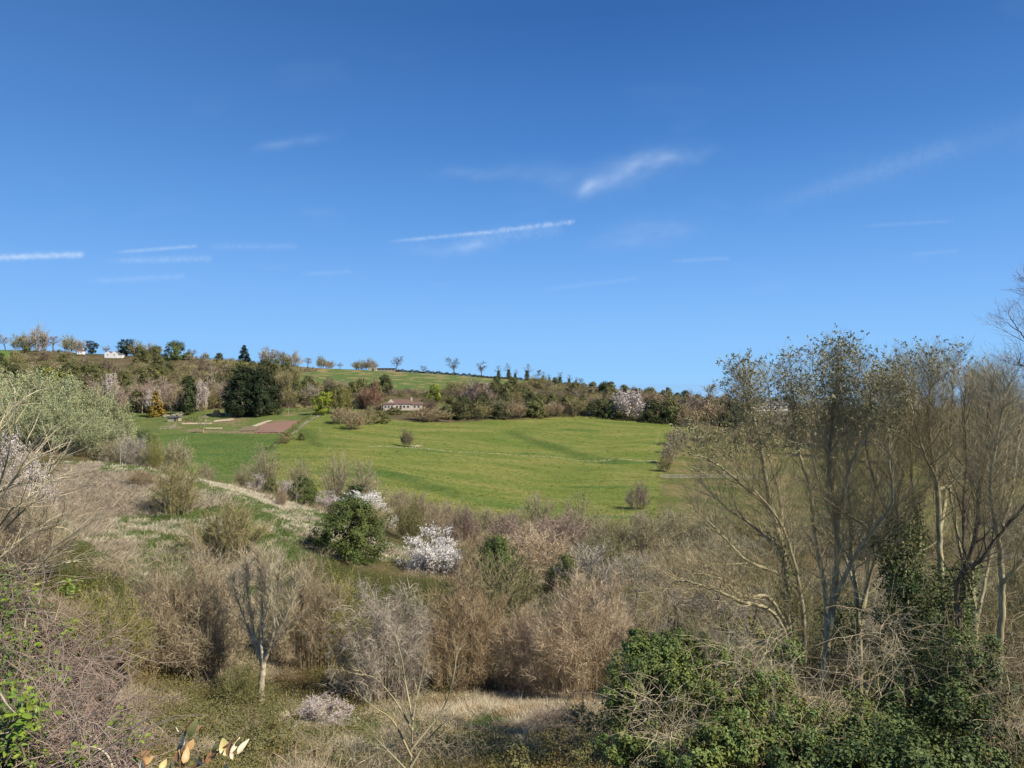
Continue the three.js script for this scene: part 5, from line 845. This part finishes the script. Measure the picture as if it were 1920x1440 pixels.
{
  const g = thing('bramble_heap', 'leafy bramble heap close by in the lower left corner', 'brambles', G(40, 5));
  const r = rngOf(91), lv = new MB(), fresh = new MB(), l1 = [], l2 = [];
  // the heap's top surface: rows of (px, py, d) sampled with depth
  const heap = (t, u) => { const px = mix(-260, 210 + 45 * n2(u * 4, 1) + 20 * n2(u * 15, 2), t), top = 1085 + 90 * sstep(0.55, 1, t) + 26 * Math.sin(t * 9) , py = mix(top, 1470, u), d = mix(6.2, 3.3, Math.pow(u, 0.8)) + 0.25 * n2(t * 6, u * 6); return at(px, py, d); };
  for (let i = 0; i < 21000; i++) { const t = r(), u = Math.pow(r(), 0.85), leafy = fbm(t * 5, u * 4, 3) + 0.45 - 0.75 * sstep(0.6, 0.85, t); if (leafy < 0.3 * r()) continue; const p = heap(t, u).sub(g.position).add(dirRand(r).multiplyScalar(0.1)).add(V(0, 0.08, 0.12)); (fbm(t * 7 + 3, u * 7, 2) > 0.12 ? l2 : l1).push([p, tone(r, 0.3, 0.15), 0.6 + 0.8 * r()]); }
  for (const [px, py, d, n, s] of [[42, 1330, 3.4, 40, 1.5], [60, 1345, 3.4, 30, 1.5], [30, 1285, 3.7, 26, 1.3], [50, 1200, 4.6, 40, 1.2], [95, 1250, 4.3, 20, 1.2], [130, 1180, 5.0, 26, 1.2], [150, 1420, 3.4, 60, 1.1], [230, 1350, 4.2, 40, 1.0], [245, 1390, 3.9, 26, 1.0], [130, 1100, 6, 60, 1.1], [20, 1400, 3.3, 50, 1.2]])
    for (let i = 0; i < n; i++) l2.push([at(px, py, d).sub(g.position).add(dirRand(r).multiplyScalar(0.09 * Math.pow(r(), 0.5))), tone(r, 0.2, 0.12), s * (0.6 + 0.6 * r())]);
  leavesInto(lv, l1, r, 0.027, 0.55); leavesInto(fresh, l2, r, 0.029, 0.6);
  part(g, 'leaves', lv.geo(), M.ivy, 'stuff'); part(g, 'fresh_leaves', fresh.geo(), M.leafNear, 'stuff');
  const tb = new MB();
  for (let i = 0; i < 2300; i++) {
    const t = Math.pow(r(), 0.5), u = Math.pow(r(), 0.8), p = heap(t, u).sub(g.position).add(dirRand(r).multiplyScalar(0.14)), d = dirRand(r).add(V(0.1, 0.15, 0)).normalize(), pts = [p], L = 0.22 + 0.5 * r() * r(); 
    for (let k = 1; k <= 4; k++) { d.add(dirRand(r).multiplyScalar(0.4)).add(V(0, -0.1, 0)).normalize(); pts.push(pts[k - 1].clone().addScaledVector(d, L / 4)); }
    tb.tube(pts, pts.map((_, k) => (0.0014 + 0.0022 * r()) * (1.2 - k / 5)), 3, tone(r, 0.4));
  }
  part(g, 'dead_stems', tb.geo(), M.purple, 'stuff');
  const core = new MB(), N = 26; // the dense litter inside the heap
  for (let j = 0; j <= N; j++) for (let i = 0; i <= N; i++) { const p = heap(i / N, j / N).sub(g.position); p.y -= 0.16 + 0.08 * n2(i * 0.5, j * 0.5); p.z -= 0.12; core.v(p, V(0, 0.7, 0.7), tone(r, 0.35)); if (i < N && j < N) { const a = j * (N + 1) + i; core.I.push(a, a + N + 1, a + 1, a + 1, a + N + 1, a + N + 2); } }
  const cg = core.geo(); cg.computeVertexNormals(); part(g, 'litter', cg, M.litter);
  // single arching canes
  const cane = (name, m, rad, pts) => { const c = new THREE.CatmullRomCurve3(pts.map(([x, y, d]) => at(x, y, d).sub(g.position))).getPoints(16), b = new MB(); b.tube(c, c.map((_, i) => rad * (1 - 0.6 * i / 16)), 6, [1, 1, 1]); part(g, name, b.geo(), m); };
  cane('cane', M.pale, 0.006, [[212, 1440, 3.4], [200, 1415, 3.4], [180, 1402, 3.4], [160, 1402, 3.4], [145, 1415, 3.4]]);
  cane('cane', M.pale, 0.006, [[46, 1175, 4.4], [48, 1160, 4.4], [53, 1151, 4.4], [58, 1152, 4.4]]);
  cane('cane', M.pale, 0.006, [[103, 1162, 5], [108, 1145, 5], [114, 1125, 5]]); cane('cane', M.pale, 0.007, [[72, 1132, 5.4], [78, 1112, 5.4]]);
  cane('cane', M.deadStem, 0.006, [[0, 1300, 3.3], [12, 1320, 3.3], [27, 1336, 3.3]]); cane('cane', M.pale, 0.004, [[215, 1262, 4.5], [240, 1240, 4.5], [256, 1228, 4.5]]);
}
{ // pale bare branches arching in from the left
  const g = thing('arching_shrub', 'pale bare arching branches reaching in at the left edge', 'shrub', G(-130, 10));
  const b = new MB(), tw = new MB(), r = rngOf(95), lev = [{ n: 8, from: 0.25, seg: 6 }, { n: 6, from: 0.2, ang: 0.5, len: 1.0, rad: 0.009, seg: 5, sides: 3, wig: 0.1, up: 0.03 }, { ang: 0.5, len: 0.45, rad: 0.0045 }];
  const root = V(0, -0.1, 0);
  for (const line of [[[-60, 1050], [10, 920], [50, 870], [96, 850]], [[-70, 1080], [0, 1000], [60, 940], [90, 890], [97, 870]], [[-80, 1120], [-10, 1110], [60, 1050], [130, 1008]], [[-90, 1090], [-20, 1060], [40, 1010], [110, 985]], [[-60, 1000], [-20, 880], [0, 800], [20, 750]], [[-50, 1020], [-10, 930], [16, 850], [24, 790]], [[-90, 1150], [-20, 1130], [20, 1100], [80, 1070]], [[-80, 1040], [-30, 960], [20, 910], [70, 905]], [[-70, 1010], [-30, 900], [-10, 830]], [[-80, 1130], [0, 1080], [50, 1080], [100, 1040]], [[-60, 1060], [0, 985], [30, 950], [60, 955]]]) {
    const pts = new THREE.CatmullRomCurve3([root, ...line.map(([x, y], i) => at(x, y, 9 + 0.5 * Math.sin(x) + (i % 2) * 0.2).sub(g.position))], false, 'centripetal').getPoints(22); b.tube(pts, pts.map((_, i) => 0.018 * (1.05 - i / 22) + 0.003), 5, tone(r, 0.15)); spawn(b, tw, { levels: lev, droop: 0.1 }, pts.slice(7), 2.5, 0.02, 0, r, null);
  }
  part(g, 'woody_base', b.geo(), M.barkPale); part(g, 'crown', tw.geo(), M.pale, 'stuff');
}
{ // cut laurel branch with curled dry leaves at the bottom edge
  const d = 3.2, g = thing('laurel_branch', 'cut branch with curled dry tan leaves at the bottom edge', 'branch', G(350, 3.1));
  const stem = (pts, rad, m) => { const c = new THREE.CatmullRomCurve3(pts.map(([x, y, dd = d]) => at(x, y, dd).sub(g.position))).getPoints(10), b = new MB(); b.tube(c, c.map((_, i) => rad * (1.1 - 0.4 * i / 10)), 6, [1, 1, 1], true); part(g, 'stem', b.geo(), m); };
  stem([[342, 1500], [343, 1440], [340, 1405], [346, 1378], [352, 1362], [359, 1352]], 0.006, M.brownLeaf); stem([[300, 1480], [345, 1450], [400, 1415], [430, 1395], [440, 1387]], 0.006, M.brownLeaf); stem([[300, 1500], [275, 1450], [268, 1425], [250, 1416]], 0.005, M.brownLeaf); stem([[342, 1396], [344, 1380], [344, 1374]], 0.009, M.leafCream); stem([[334, 1372], [330, 1364]], 0.003, M.leafCream);
  const tones = { t: M.leafTan, c: M.leafCream, b: M.brownLeaf, g: M.leafOlive, y: M.leafYellow };
  // [px, py, turn in the picture plane (0 = up), length px, width px, tilt back, tone]
  [[343, 1373, 1.5, 12, 8, 0.3, 't'], [337, 1403, 0.35, 26, 12, 0.4, 't'], [333, 1418, 0.4, 20, 11, 0.6, 'b'], [360, 1368, -0.55, 36, 13, -0.5, 'g'], [366, 1366, -0.75, 34, 9, 0.9, 'b'], [357, 1396, -0.55, 20, 13, 0.2, 't'], [367, 1408, 1.2, 12, 8, 0.4, 't'], [349, 1417, -0.25, 26, 12, 0.3, 't'], [344, 1434, 0.1, 26, 12, 0.5, 'b'], [371, 1428, 1.45, 28, 15, 0.7, 'g'], [372, 1431, 1.35, 26, 8, -0.6, 'c'], [388, 1421, -0.7, 24, 13, 0.6, 'b'], [400, 1414, -0.8, 22, 12, 0.2, 't'], [421, 1401, 0.3, 30, 17, 0.15, 'y'], [430, 1404, 0.1, 26, 10, 0.9, 'b'], [441, 1399, -0.7, 30, 7, 0.4, 'c'], [453, 1400, -0.45, 28, 9, 0.3, 'c'], [446, 1392, -0.6, 22, 6, -0.4, 'g'], [421, 1437, 1.5, 30, 9, 0.6, 'c'], [251, 1416, 1.0, 32, 10, 0.9, 'b'], [276, 1424, -1.2, 24, 13, 0.3, 't'], [264, 1434, 0.8, 28, 9, 0.6, 'c'], [306, 1434, -0.6, 20, 10, 0.6, 'y'], [331, 1432, 1.2, 16, 8, 0.5, 't'], [286, 1441, 1.0, 22, 10, 0.5, 'y'], [402, 1405, -0.2, 18, 9, -0.8, 'g'], [257, 1424, 0.9, 26, 7, -0.9, 'g'], [273, 1412, -1.0, 18, 9, 0.8, 'b'], [434, 1415, 0.5, 18, 6, 0.6, 'c'], [320, 1441, 0.4, 20, 10, 0.4, 'y']].forEach(([px, py, turn, len, wid, tilt, k], i) => {
    const L = len * d / F * 1.02, o = part(g, 'leaf', bigLeaf(L, wid * d / F * 1.2, 0.35 + 0.3 * Math.sin(i * 2.1), 6), tones[k]);
    const a = at(px, py, d + 0.05 * Math.sin(i * 1.7)).sub(g.position);
    o.quaternion.setFromEuler(new THREE.Euler(Math.PI / 2 - 0.1 - tilt * 0.8, 0, 0)).premultiply(new THREE.Quaternion().setFromAxisAngle(V(0, 0, 1), turn)).multiply(new THREE.Quaternion().setFromAxisAngle(V(0, 0, 1), 0.5 * Math.sin(i * 3.3)));
    o.position.copy(a).sub(V(0, 0, -L / 2).applyQuaternion(o.quaternion));
  });
}

// ---------------------------------------------------------------- buildings
const B = {
  cream: plain('cream_render', [0.62, 0.55, 0.44], 0.9), white: plain('white_render', [0.8, 0.79, 0.75], 0.9), tile: plain('brown_tile', [0.155, 0.098, 0.076], 0.85), slate: plain('grey_slate', [0.13, 0.13, 0.14], 0.7), glass: plain('window_glass', [0.03, 0.035, 0.045], 0.15), frame: plain('window_frame', [0.6, 0.58, 0.54], 0.6),
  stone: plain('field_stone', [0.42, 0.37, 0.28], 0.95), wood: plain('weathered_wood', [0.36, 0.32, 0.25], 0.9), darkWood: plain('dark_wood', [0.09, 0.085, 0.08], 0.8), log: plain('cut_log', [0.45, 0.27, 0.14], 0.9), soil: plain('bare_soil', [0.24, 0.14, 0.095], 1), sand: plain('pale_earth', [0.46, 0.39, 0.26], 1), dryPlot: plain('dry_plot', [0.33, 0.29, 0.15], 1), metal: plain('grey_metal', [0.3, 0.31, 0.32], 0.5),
};
const boxG = (w, h, d, x = 0, y = 0, z = 0) => new THREE.BoxGeometry(w, h, d).translate(x, y + h / 2, z);
function prismG(w, d, h, x, y, z, alongX = true, over = 0.3) { // a solid gable roof: ridge along x, or along z
  const L = (alongX ? w : d) + over * 2, S_ = (alongX ? d : w) / 2 + over, s = new THREE.Shape([new THREE.Vector2(-S_, 0), new THREE.Vector2(S_, 0), new THREE.Vector2(0, h)]);
  const g = new THREE.ExtrudeGeometry(s, { depth: L, bevelEnabled: false }).translate(0, 0, -L / 2); if (alongX) g.rotateY(Math.PI / 2); return g.translate(x, y, z);
}
function windowOn(g, x, y, z, w, h) { const o = part(g, 'window', boxG(w, h, 0.08, x, y, z), B.frame); part(o, 'pane', boxG(w - 0.2, h - 0.2, 0.06, x, y + 0.1, z + 0.03), B.glass); }
const house = (name, label, px, d, turn = 0, dy = 0) => { const p = G(px, d); p.y += dy; const g = thing(name, label, 'house', p); g.rotation.y = turn; return g; };
{
  const g = house('farmhouse', 'long low cream farmhouse with brown tiled roof below the wooded hill', 756, D(756, 771, 250), 0.06, 1.1);
  part(g, 'wall', boxG(10, 3.4, 6, -1.2, -0.6, -2), B.cream); part(g, 'wing_wall', boxG(5.6, 3.2, 7, -7, -0.6, 0), B.cream); part(g, 'side_wall', boxG(5.6, 3.0, 5, 6.7, -0.6, -2), B.cream);
  part(g, 'gable', prismG(3.4, 5, 1.5, -6.4, 3.5, -1.6, false, 0), B.cream);
  part(g, 'roof', prismG(10.4, 6, 2.3, -1.2, 2.8, -2), B.tile); part(g, 'wing_roof', prismG(5.8, 7, 1.0, -7, 2.6, 0), B.tile); part(g, 'wing_ridge', prismG(4.6, 5.4, 2.2, -6.4, 2.65, -2.4, false), B.tile); part(g, 'side_roof', prismG(5.6, 5, 1.5, 6.9, 2.4, -2), B.tile);
  const ch = part(g, 'chimney', boxG(0.8, 2.4, 0.8, 4.1, 3.6, -1.6), B.cream); part(ch, 'chimney_pot', new THREE.CylinderGeometry(0.16, 0.2, 0.5, 8).translate(4.1, 6.25, -1.6), B.tile);
  for (const x of [-8.6, -7, -5.4]) windowOn(g, x, 0.8, 3.52, 1.0, 1.1);
  for (const x of [-3, 0.6, 2.6]) windowOn(g, x, 0.8, 1.03, 1.1, 1.2);
  windowOn(g, 6, 0.8, 0.53, 1, 1.1); windowOn(g, 8, 0.8, 0.53, 1, 1.1);
  part(g, 'door', boxG(1, 2.1, 0.1, -1.2, 0, 1.03), B.darkWood);
}
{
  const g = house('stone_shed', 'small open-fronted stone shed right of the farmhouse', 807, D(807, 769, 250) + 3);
  part(g, 'wall', boxG(3.4, 2.2, 2.4, 0, -0.4, -1), B.stone); part(g, 'roof', boxG(3.8, 0.2, 3, 0, 1.85, -1), B.slate); part(g, 'opening_shade', boxG(2, 1.3, 0.1, 0.2, 0, 0.22), B.darkWood);  // dark panel on the solid wall paints the shade inside the open front
}
{
  const g = house('white_house', 'white double-gabled house high on the left skyline', 208, 574, 0.1, 1.6); g.scale.setScalar(0.8);
  for (const x of [-3, 3]) { part(g, 'wall', boxG(5.9, 4.2, 8, x, -2, -4), B.white); part(g, 'gable', prismG(5.9, 8, 2.4, x, 2.2, -4, false, 0), B.white); part(g, 'roof', prismG(6.0, 8, 2.5, x, 2.3, -4.25, false, 0.05), B.slate); windowOn(g, x, 0.4, 0.03, 1.1, 1.2); }
  part(g, 'side_wall', boxG(4, 3.2, 5, 8, -2, -3), B.white); part(g, 'side_roof', prismG(4, 5, 1.3, 8, 1.2, -3), B.slate);
}
{
  const g = house('white_cottage', 'white cottage half hidden by bare trees left of the white double-gabled house', 152, 580, 0.1, 2); g.scale.setScalar(0.72);
  part(g, 'wall', boxG(6, 3.6, 5, 0, -2, 0), B.white); part(g, 'roof', prismG(6, 5, 2, 0, 1.6, 0), B.tile); part(g, 'chimney', boxG(0.8, 2, 0.8, 2.2, 2.6, 0), B.white); windowOn(g, -1.4, -0.2, 2.53, 1, 1.1); windowOn(g, 1.2, -0.2, 2.53, 1, 1.1);
}
{
  const g = house('long_barn', 'long low dark flat-roofed building on the ridge', 722, 594, 0.05);
  part(g, 'wall', boxG(16, 2.4, 5, 0, -0.3, 0), B.wood); part(g, 'roof', boxG(17.4, 0.35, 6, 0, 2.12, 0), B.slate); for (let i = 0; i < 6; i++) windowOn(g, -6.6 + i * 2.6, 0.7, 2.53, 1.7, 1.0);
  const s = house('stone_outbuilding', 'pale stone outbuilding at the left end of the long dark building', 699, 590); part(s, 'wall', boxG(6, 3.4, 4, 0, -0.4, 0), B.stone); part(s, 'roof', boxG(6.3, 0.2, 4.4, 0, 3.02, 0), B.slate); part(s, 'doorway', boxG(1.4, 2, 0.1, 0.5, 0, 2.02), B.darkWood);
}
{
  const g = house('white_bungalow', 'long white bungalow glimpsed behind the left near tree', 1442, 404, 0, 8.6);
  part(g, 'terrace', boxG(24, 9, 10, 0, -9.4, 0), B.stone); part(g, 'wall', boxG(18, 3, 7, 0, -0.4, 0), B.white); part(g, 'roof', prismG(18.4, 7, 2.0, 0, 2.6, 0), B.slate); for (const x of [-7, -3.5, 0, 3.5, 7]) windowOn(g, x, 0.6, 3.53, 1.3, 1.2);
}
// ---------------------------------------------------------------- gardens and plots beyond the small green field
function sheet(name, corners, m, lift, n = 14) {
  const W = corners.map(([x, y]) => worldXZ(x, y, 200)), P = [], I = [];
  for (let j = 0; j <= n; j++) for (let i = 0; i <= n; i++) { const u = i / n, v = j / n, x = mix(mix(W[0][0], W[1][0], u), mix(W[3][0], W[2][0], u), v), d = mix(mix(W[0][1], W[1][1], u), mix(W[3][1], W[2][1], u), v); P.push(x, height(x, -d) + lift + 0.05 * n2(x, d), -d); if (i < n && j < n) { const a = j * (n + 1) + i; I.push(a, a + 1, a + n + 1, a + 1, a + n + 2, a + n + 1); } }
  const g = new THREE.BufferGeometry(); g.setAttribute('position', new THREE.Float32BufferAttribute(P, 3)); g.setIndex(I); g.computeVertexNormals(); structure(new THREE.Mesh(g, m), numbered(name));
}
sheet('soil_plot', [[478, 813], [530, 812], [560, 789], [492, 797]], B.soil, 0.22);
sheet('dry_plot', [[384, 807], [416, 807], [418, 803], [386, 803]], B.dryPlot, 0.2);
sheet('earth_path', [[340, 797], [398, 796], [396, 793], [342, 794]], B.sand, 0.2);
sheet('earth_path', [[400, 792], [440, 789], [436, 786], [402, 788]], B.sand, 0.2);
sheet('earth_path', [[470, 800], [482, 801], [512, 790], [504, 789]], B.sand, 0.2);
sheet('garden_bed', [[448, 808], [476, 808], [490, 801], [456, 801]], plain('garden_bed', [0.2, 0.15, 0.09], 1), 0.2);
function fence(name, label, pts, h, m, rails, step) { // pts: [px, py]
  const w = pts.map(([x, y]) => worldXZ(x, y, 150)), g0 = V(w[0][0], height(w[0][0], -w[0][1]), -w[0][1]), g = thing(name, label, 'fence', g0), post = boxG(0.16, h + 0.3, 0.16, 0, -0.3, 0);
  for (let k = 0; k < w.length - 1; k++) {
    const [ax, ad] = w[k], [bx, bd] = w[k + 1], L = Math.hypot(bx - ax, bd - ad), n = Math.max(1, Math.round(L / step)); let prev = null;
    for (let i = 0; i <= n; i++) {
      const x = mix(ax, bx, i / n), d = mix(ad, bd, i / n), p = V(x, height(x, -d), -d).sub(g0);
      if (i || !k) { const o = part(g, 'post', post, m); o.position.copy(p); o.rotation.set(0.04 * Math.sin(i * 3), 0, 0.05 * Math.sin(i * 5)); }
      if (prev) for (const ry of rails) { const b = new MB(); b.tube([V(prev.x, prev.y + ry * h, prev.z + 0.1), V(p.x, p.y + ry * h, p.z + 0.1)], [0.06, 0.06], 4, [1, 1, 1]); part(g, 'rail', b.geo(), m); }
      prev = p;
    }
  }
}
fence('garden_fence', 'thin pale post fence between the plots and the small green field', [[418, 813], [470, 814], [524, 814]], 1.5, B.wood, [0.95], 2.6);
fence('garden_fence', 'pale post fence at the left corner of the small green field', [[300, 808], [318, 807], [330, 800]], 1.4, B.wood, [0.95, 0.5], 1.8);
fence('rail_fence', 'grey post and rail fence at the right end of the green field', [[1238, 896], [1290, 897], [1345, 898], [1420, 899]], 1.25, plain('silver_wood', [0.46, 0.44, 0.40], 0.9), [0.92, 0.55, 0.2], 2.4);
function stoneRow(name, label, category, pts, n, size, spread, m, high = 1) { // pts: [px, py]: single stones laid in a line, in one wall
  const w = pts.map(([x, y]) => worldXZ(x, y, 150)), r = rngOf(500 + Math.round(pts[0][0])), g = thing(name, label, category, V(w[0][0], height(w[0][0], -w[0][1]), -w[0][1])), b = new MB();
  for (let i = 0; i < n; i++) {
    const f = r() * (w.length - 1), k = Math.floor(f), x = mix(w[k][0], w[k + 1][0], f - k) + (r() - 0.5) * spread, d = mix(w[k][1], w[k + 1][1], f - k) + (r() - 0.5) * spread, s = size * (0.4 + r()), c = V(x, height(x, -d) + s * 0.3 + (high - 1) * size * r() * 2, -d).sub(g.position), q = new THREE.IcosahedronGeometry(s, 0), A = q.getAttribute('position'), col = tone(r, 0.25, 0.06), first = b.n, p = V();
    for (let j = 0; j < A.count; j++) { p.fromBufferAttribute(A, j); const nn = p.clone().normalize(); b.v(p.multiply(V(1.2, 0.7, 1)).add(c), nn, col); } for (let j = 0; j < A.count; j++) b.I.push(first + j);
  }
  part(g, 'rubble', b.geo(), m, 'stuff'); return g;
}
const mStone = mat('pale_rubble', [0.42, 0.39, 0.27], 0.95), mStoneDark = mat('grey_rubble', [0.32, 0.29, 0.23], 0.95);
stoneRow('rubble_bank', 'thin broken line of pale rubble crossing the green field', 'stone bank', [[690, 838], [770, 841], [850, 846], [960, 853], [1060, 859], [1140, 864], [1215, 865], [1232, 866]], 420, 0.17, 1.6, mStone);
stoneRow('stone_heap', 'small heap of stones beside the lone dark bush in the field', 'stones', [[770, 838], [790, 838]], 70, 0.24, 2.4, mStone, 1.5);
stoneRow('garden_wall', 'low pale stone wall in front of the dark evergreens', 'wall', [[428, 780], [450, 779], [478, 778]], 420, 0.4, 0.8, mStone, 2.2);
stoneRow('garden_wall', 'low grey garden wall between the golden and the columnar conifer', 'wall', [[306, 783], [330, 781], [345, 780]], 160, 0.4, 0.8, mStoneDark, 2);
stoneRow('field_wall', 'low grey wall climbing between the two green fields', 'wall', [[532, 822], [555, 808], [575, 793], [600, 779]], 170, 0.22, 1.6, mStoneDark, 1.2);
stoneRow('roadside_wall', 'pale roadside wall seen between the near stems at right', 'wall', [[1770, 826], [1800, 827], [1835, 827]], 300, 0.5, 0.8, mStone, 2.4);
{
  const p = G(406, D(406, 781, 250)), g = thing('log_pile', 'orange-brown pile of cut logs beside the garden wall', 'logs', p), lg = new THREE.CylinderGeometry(0.32, 0.32, 2, 9).rotateX(Math.PI / 2);
  for (let j = 0; j < 5; j++) for (let i = 0; i < 7 - j; i++) { const o = part(g, 'log', lg, B.log); o.position.set((i - (6 - j) / 2) * 0.66, 0.3 + j * 0.56, rr(-0.15, 0.15)); }
  const s = thing('garden_shed', 'low pale shed with a dark roof among the gardens', 'shed', G(327, D(327, 789, 250))); part(s, 'wall', boxG(5, 1.9, 3, 0, -0.3, 0), B.sand); part(s, 'roof', boxG(5.6, 0.5, 3.8, 0, 1.62, 0), B.slate); part(s, 'door', boxG(0.9, 1.5, 0.08, 1, 0, 1.52), B.darkWood);
  for (const [px, py, h, l] of [[340, 790, 5, 'grey pole beside the low garden shed'], [541, 778, 4, 'short pale pole beyond the dark evergreens'], [715, 778, 5.5, 'thin pale pole left of the farmhouse'], [87, 668, 6, 'telegraph pole on the left skyline']]) { const g2 = thing('wooden_pole', l, 'pole', G(px, D(px, py, 250))); part(g2, 'post', new THREE.CylinderGeometry(0.1, 0.13, h, 7).translate(0, h / 2 - 0.3, 0), B.wood); part(g2, 'crossbar', boxG(1.2, 0.12, 0.12, 0, h - 0.9, 0.12), B.wood); }
  const gate = thing('field_gate', 'pale gate at the corner where the two green fields meet', 'gate', G(603, D(603, 779, 250))); for (const x of [-1.6, 1.6]) part(gate, 'post', boxG(0.2, 1.6, 0.2, x, -0.3, 0), B.wood); for (const y of [0.25, 0.55, 0.85, 1.1]) part(gate, 'rail', boxG(3, 0.1, 0.07, 0, y, 0), B.wood);
}
// ---------------------------------------------------------------- clipped and wild hedges seen as long dark lines
function hedgeLine(name, label, pts, h, wdt, m, per = 9, leaf = 0.5) {
  const w = pts.map(([px, d]) => [(px - 960) / F * d, d]), r = rngOf(600 + Math.round(pts[0][0])), g = thing(name, label, 'hedge', V(w[0][0], height(w[0][0], -w[0][1]), -w[0][1])), b = new MB(), wd = new MB();
  for (let k = 0; k < w.length - 1; k++) { const L = Math.hypot(w[k + 1][0] - w[k][0], w[k + 1][1] - w[k][1]); for (let i = 0; i < L * per * h; i++) { const f = r(), x = mix(w[k][0], w[k + 1][0], f) + (r() - 0.5) * wdt, d = mix(w[k][1], w[k + 1][1], f) + (r() - 0.5) * wdt, hh = h * (0.75 + 0.45 * n2(x * 0.25, 3)), p = V(x, height(x, -d) + hh * Math.pow(r(), 0.7), -d).sub(g.position); b.leaf(p, dirRand(r), dirRand(r).add(V(0, 0.7, 0.3)).normalize(), leaf * (0.6 + 0.8 * r()), leaf * 0.6, tone(r, 0.35, 0.1)); if (i % 30 === 0) wd.tube([V(x, height(x, -d) - 0.1, -d).sub(g.position), V(p.x + 0.2, p.y, p.z)], [0.06, 0.03], 3, [1, 1, 1]); } }
  part(g, 'woody_base', wd.geo(), M.darkTwig); part(g, 'foliage', b.geo(), m, 'stuff');
}
hedgeLine('ridge_hedge', 'dark clipped hedge running along the skyline of the ridge', [[742, 590], [860, 590], [980, 590], [1100, 590]], 2.3, 1.6, M.scrubDark, 26, 0.7);
hedgeLine('field_hedge', 'low hedge below the farmhouse garden', [[716, 381], [760, 382], [840, 383]], 1.1, 1.6, M.scrubDark, 9);
hedgeLine('field_hedge', 'dark hedge behind the plots below the dark evergreens', [[415, 362], [480, 366], [560, 371], [600, 376]], 1.3, 1.6, M.scrubDark, 9);
hedgeLine('field_hedge', 'green garden hedge beside the low garden shed', [[344, 345], [372, 343]], 3.0, 3, M.midGreen, 9);
hedgeLine('field_hedge', 'ragged low hedge climbing between the two green fields', [[470, 215], [500, 240], [532, 275], [560, 320], [596, 366]], 0.9, 2, M.scrub, 6);
hedgeLine('field_hedge', 'dark hedge along the upper edge of the green field', [[850, 374], [960, 380], [1080, 386], [1160, 381], [1230, 376], [1300, 372]], 2.2, 3, M.scrubDark, 5);
hedgeLine('pasture_hedge', 'dark hedge across the far side of the right-hand pasture', [[1310, 372], [1450, 350], [1600, 345], [1760, 342], [1960, 338]], 2.6, 3, M.scrubDark, 5);

// ---------------------------------------------------------------- look-alikes of one label are told apart by their order from left to right
{
  const ones = ['', 'first', 'second', 'third', 'fourth', 'fifth', 'sixth', 'seventh', 'eighth', 'ninth', 'tenth', 'eleventh', 'twelfth', 'thirteenth', 'fourteenth', 'fifteenth', 'sixteenth', 'seventeenth', 'eighteenth', 'nineteenth'], tens = { 2: ['twentieth', 'twenty-'], 3: ['thirtieth', 'thirty-'], 4: ['fortieth', 'forty-'], 5: ['fiftieth', 'fifty-'] };
  const word = (n) => n < 20 ? ones[n] : n % 10 ? tens[Math.floor(n / 10)][1] + ones[n % 10] : tens[Math.floor(n / 10)][0];
  const by = {};
  for (const o of scene.children) if (o.userData.label && o.userData.kind !== 'stuff') (by[o.userData.label] ||= []).push(o);
  for (const l of Object.values(by)) if (l.length > 1 && l.length < 60) l.sort((a, b) => a.position.x / a.position.z < b.position.x / b.position.z ? 1 : -1).forEach((o, i) => { o.userData.label += ', ' + word(i + 1) + ' from left'; });
}
renderer.render(scene, camera);
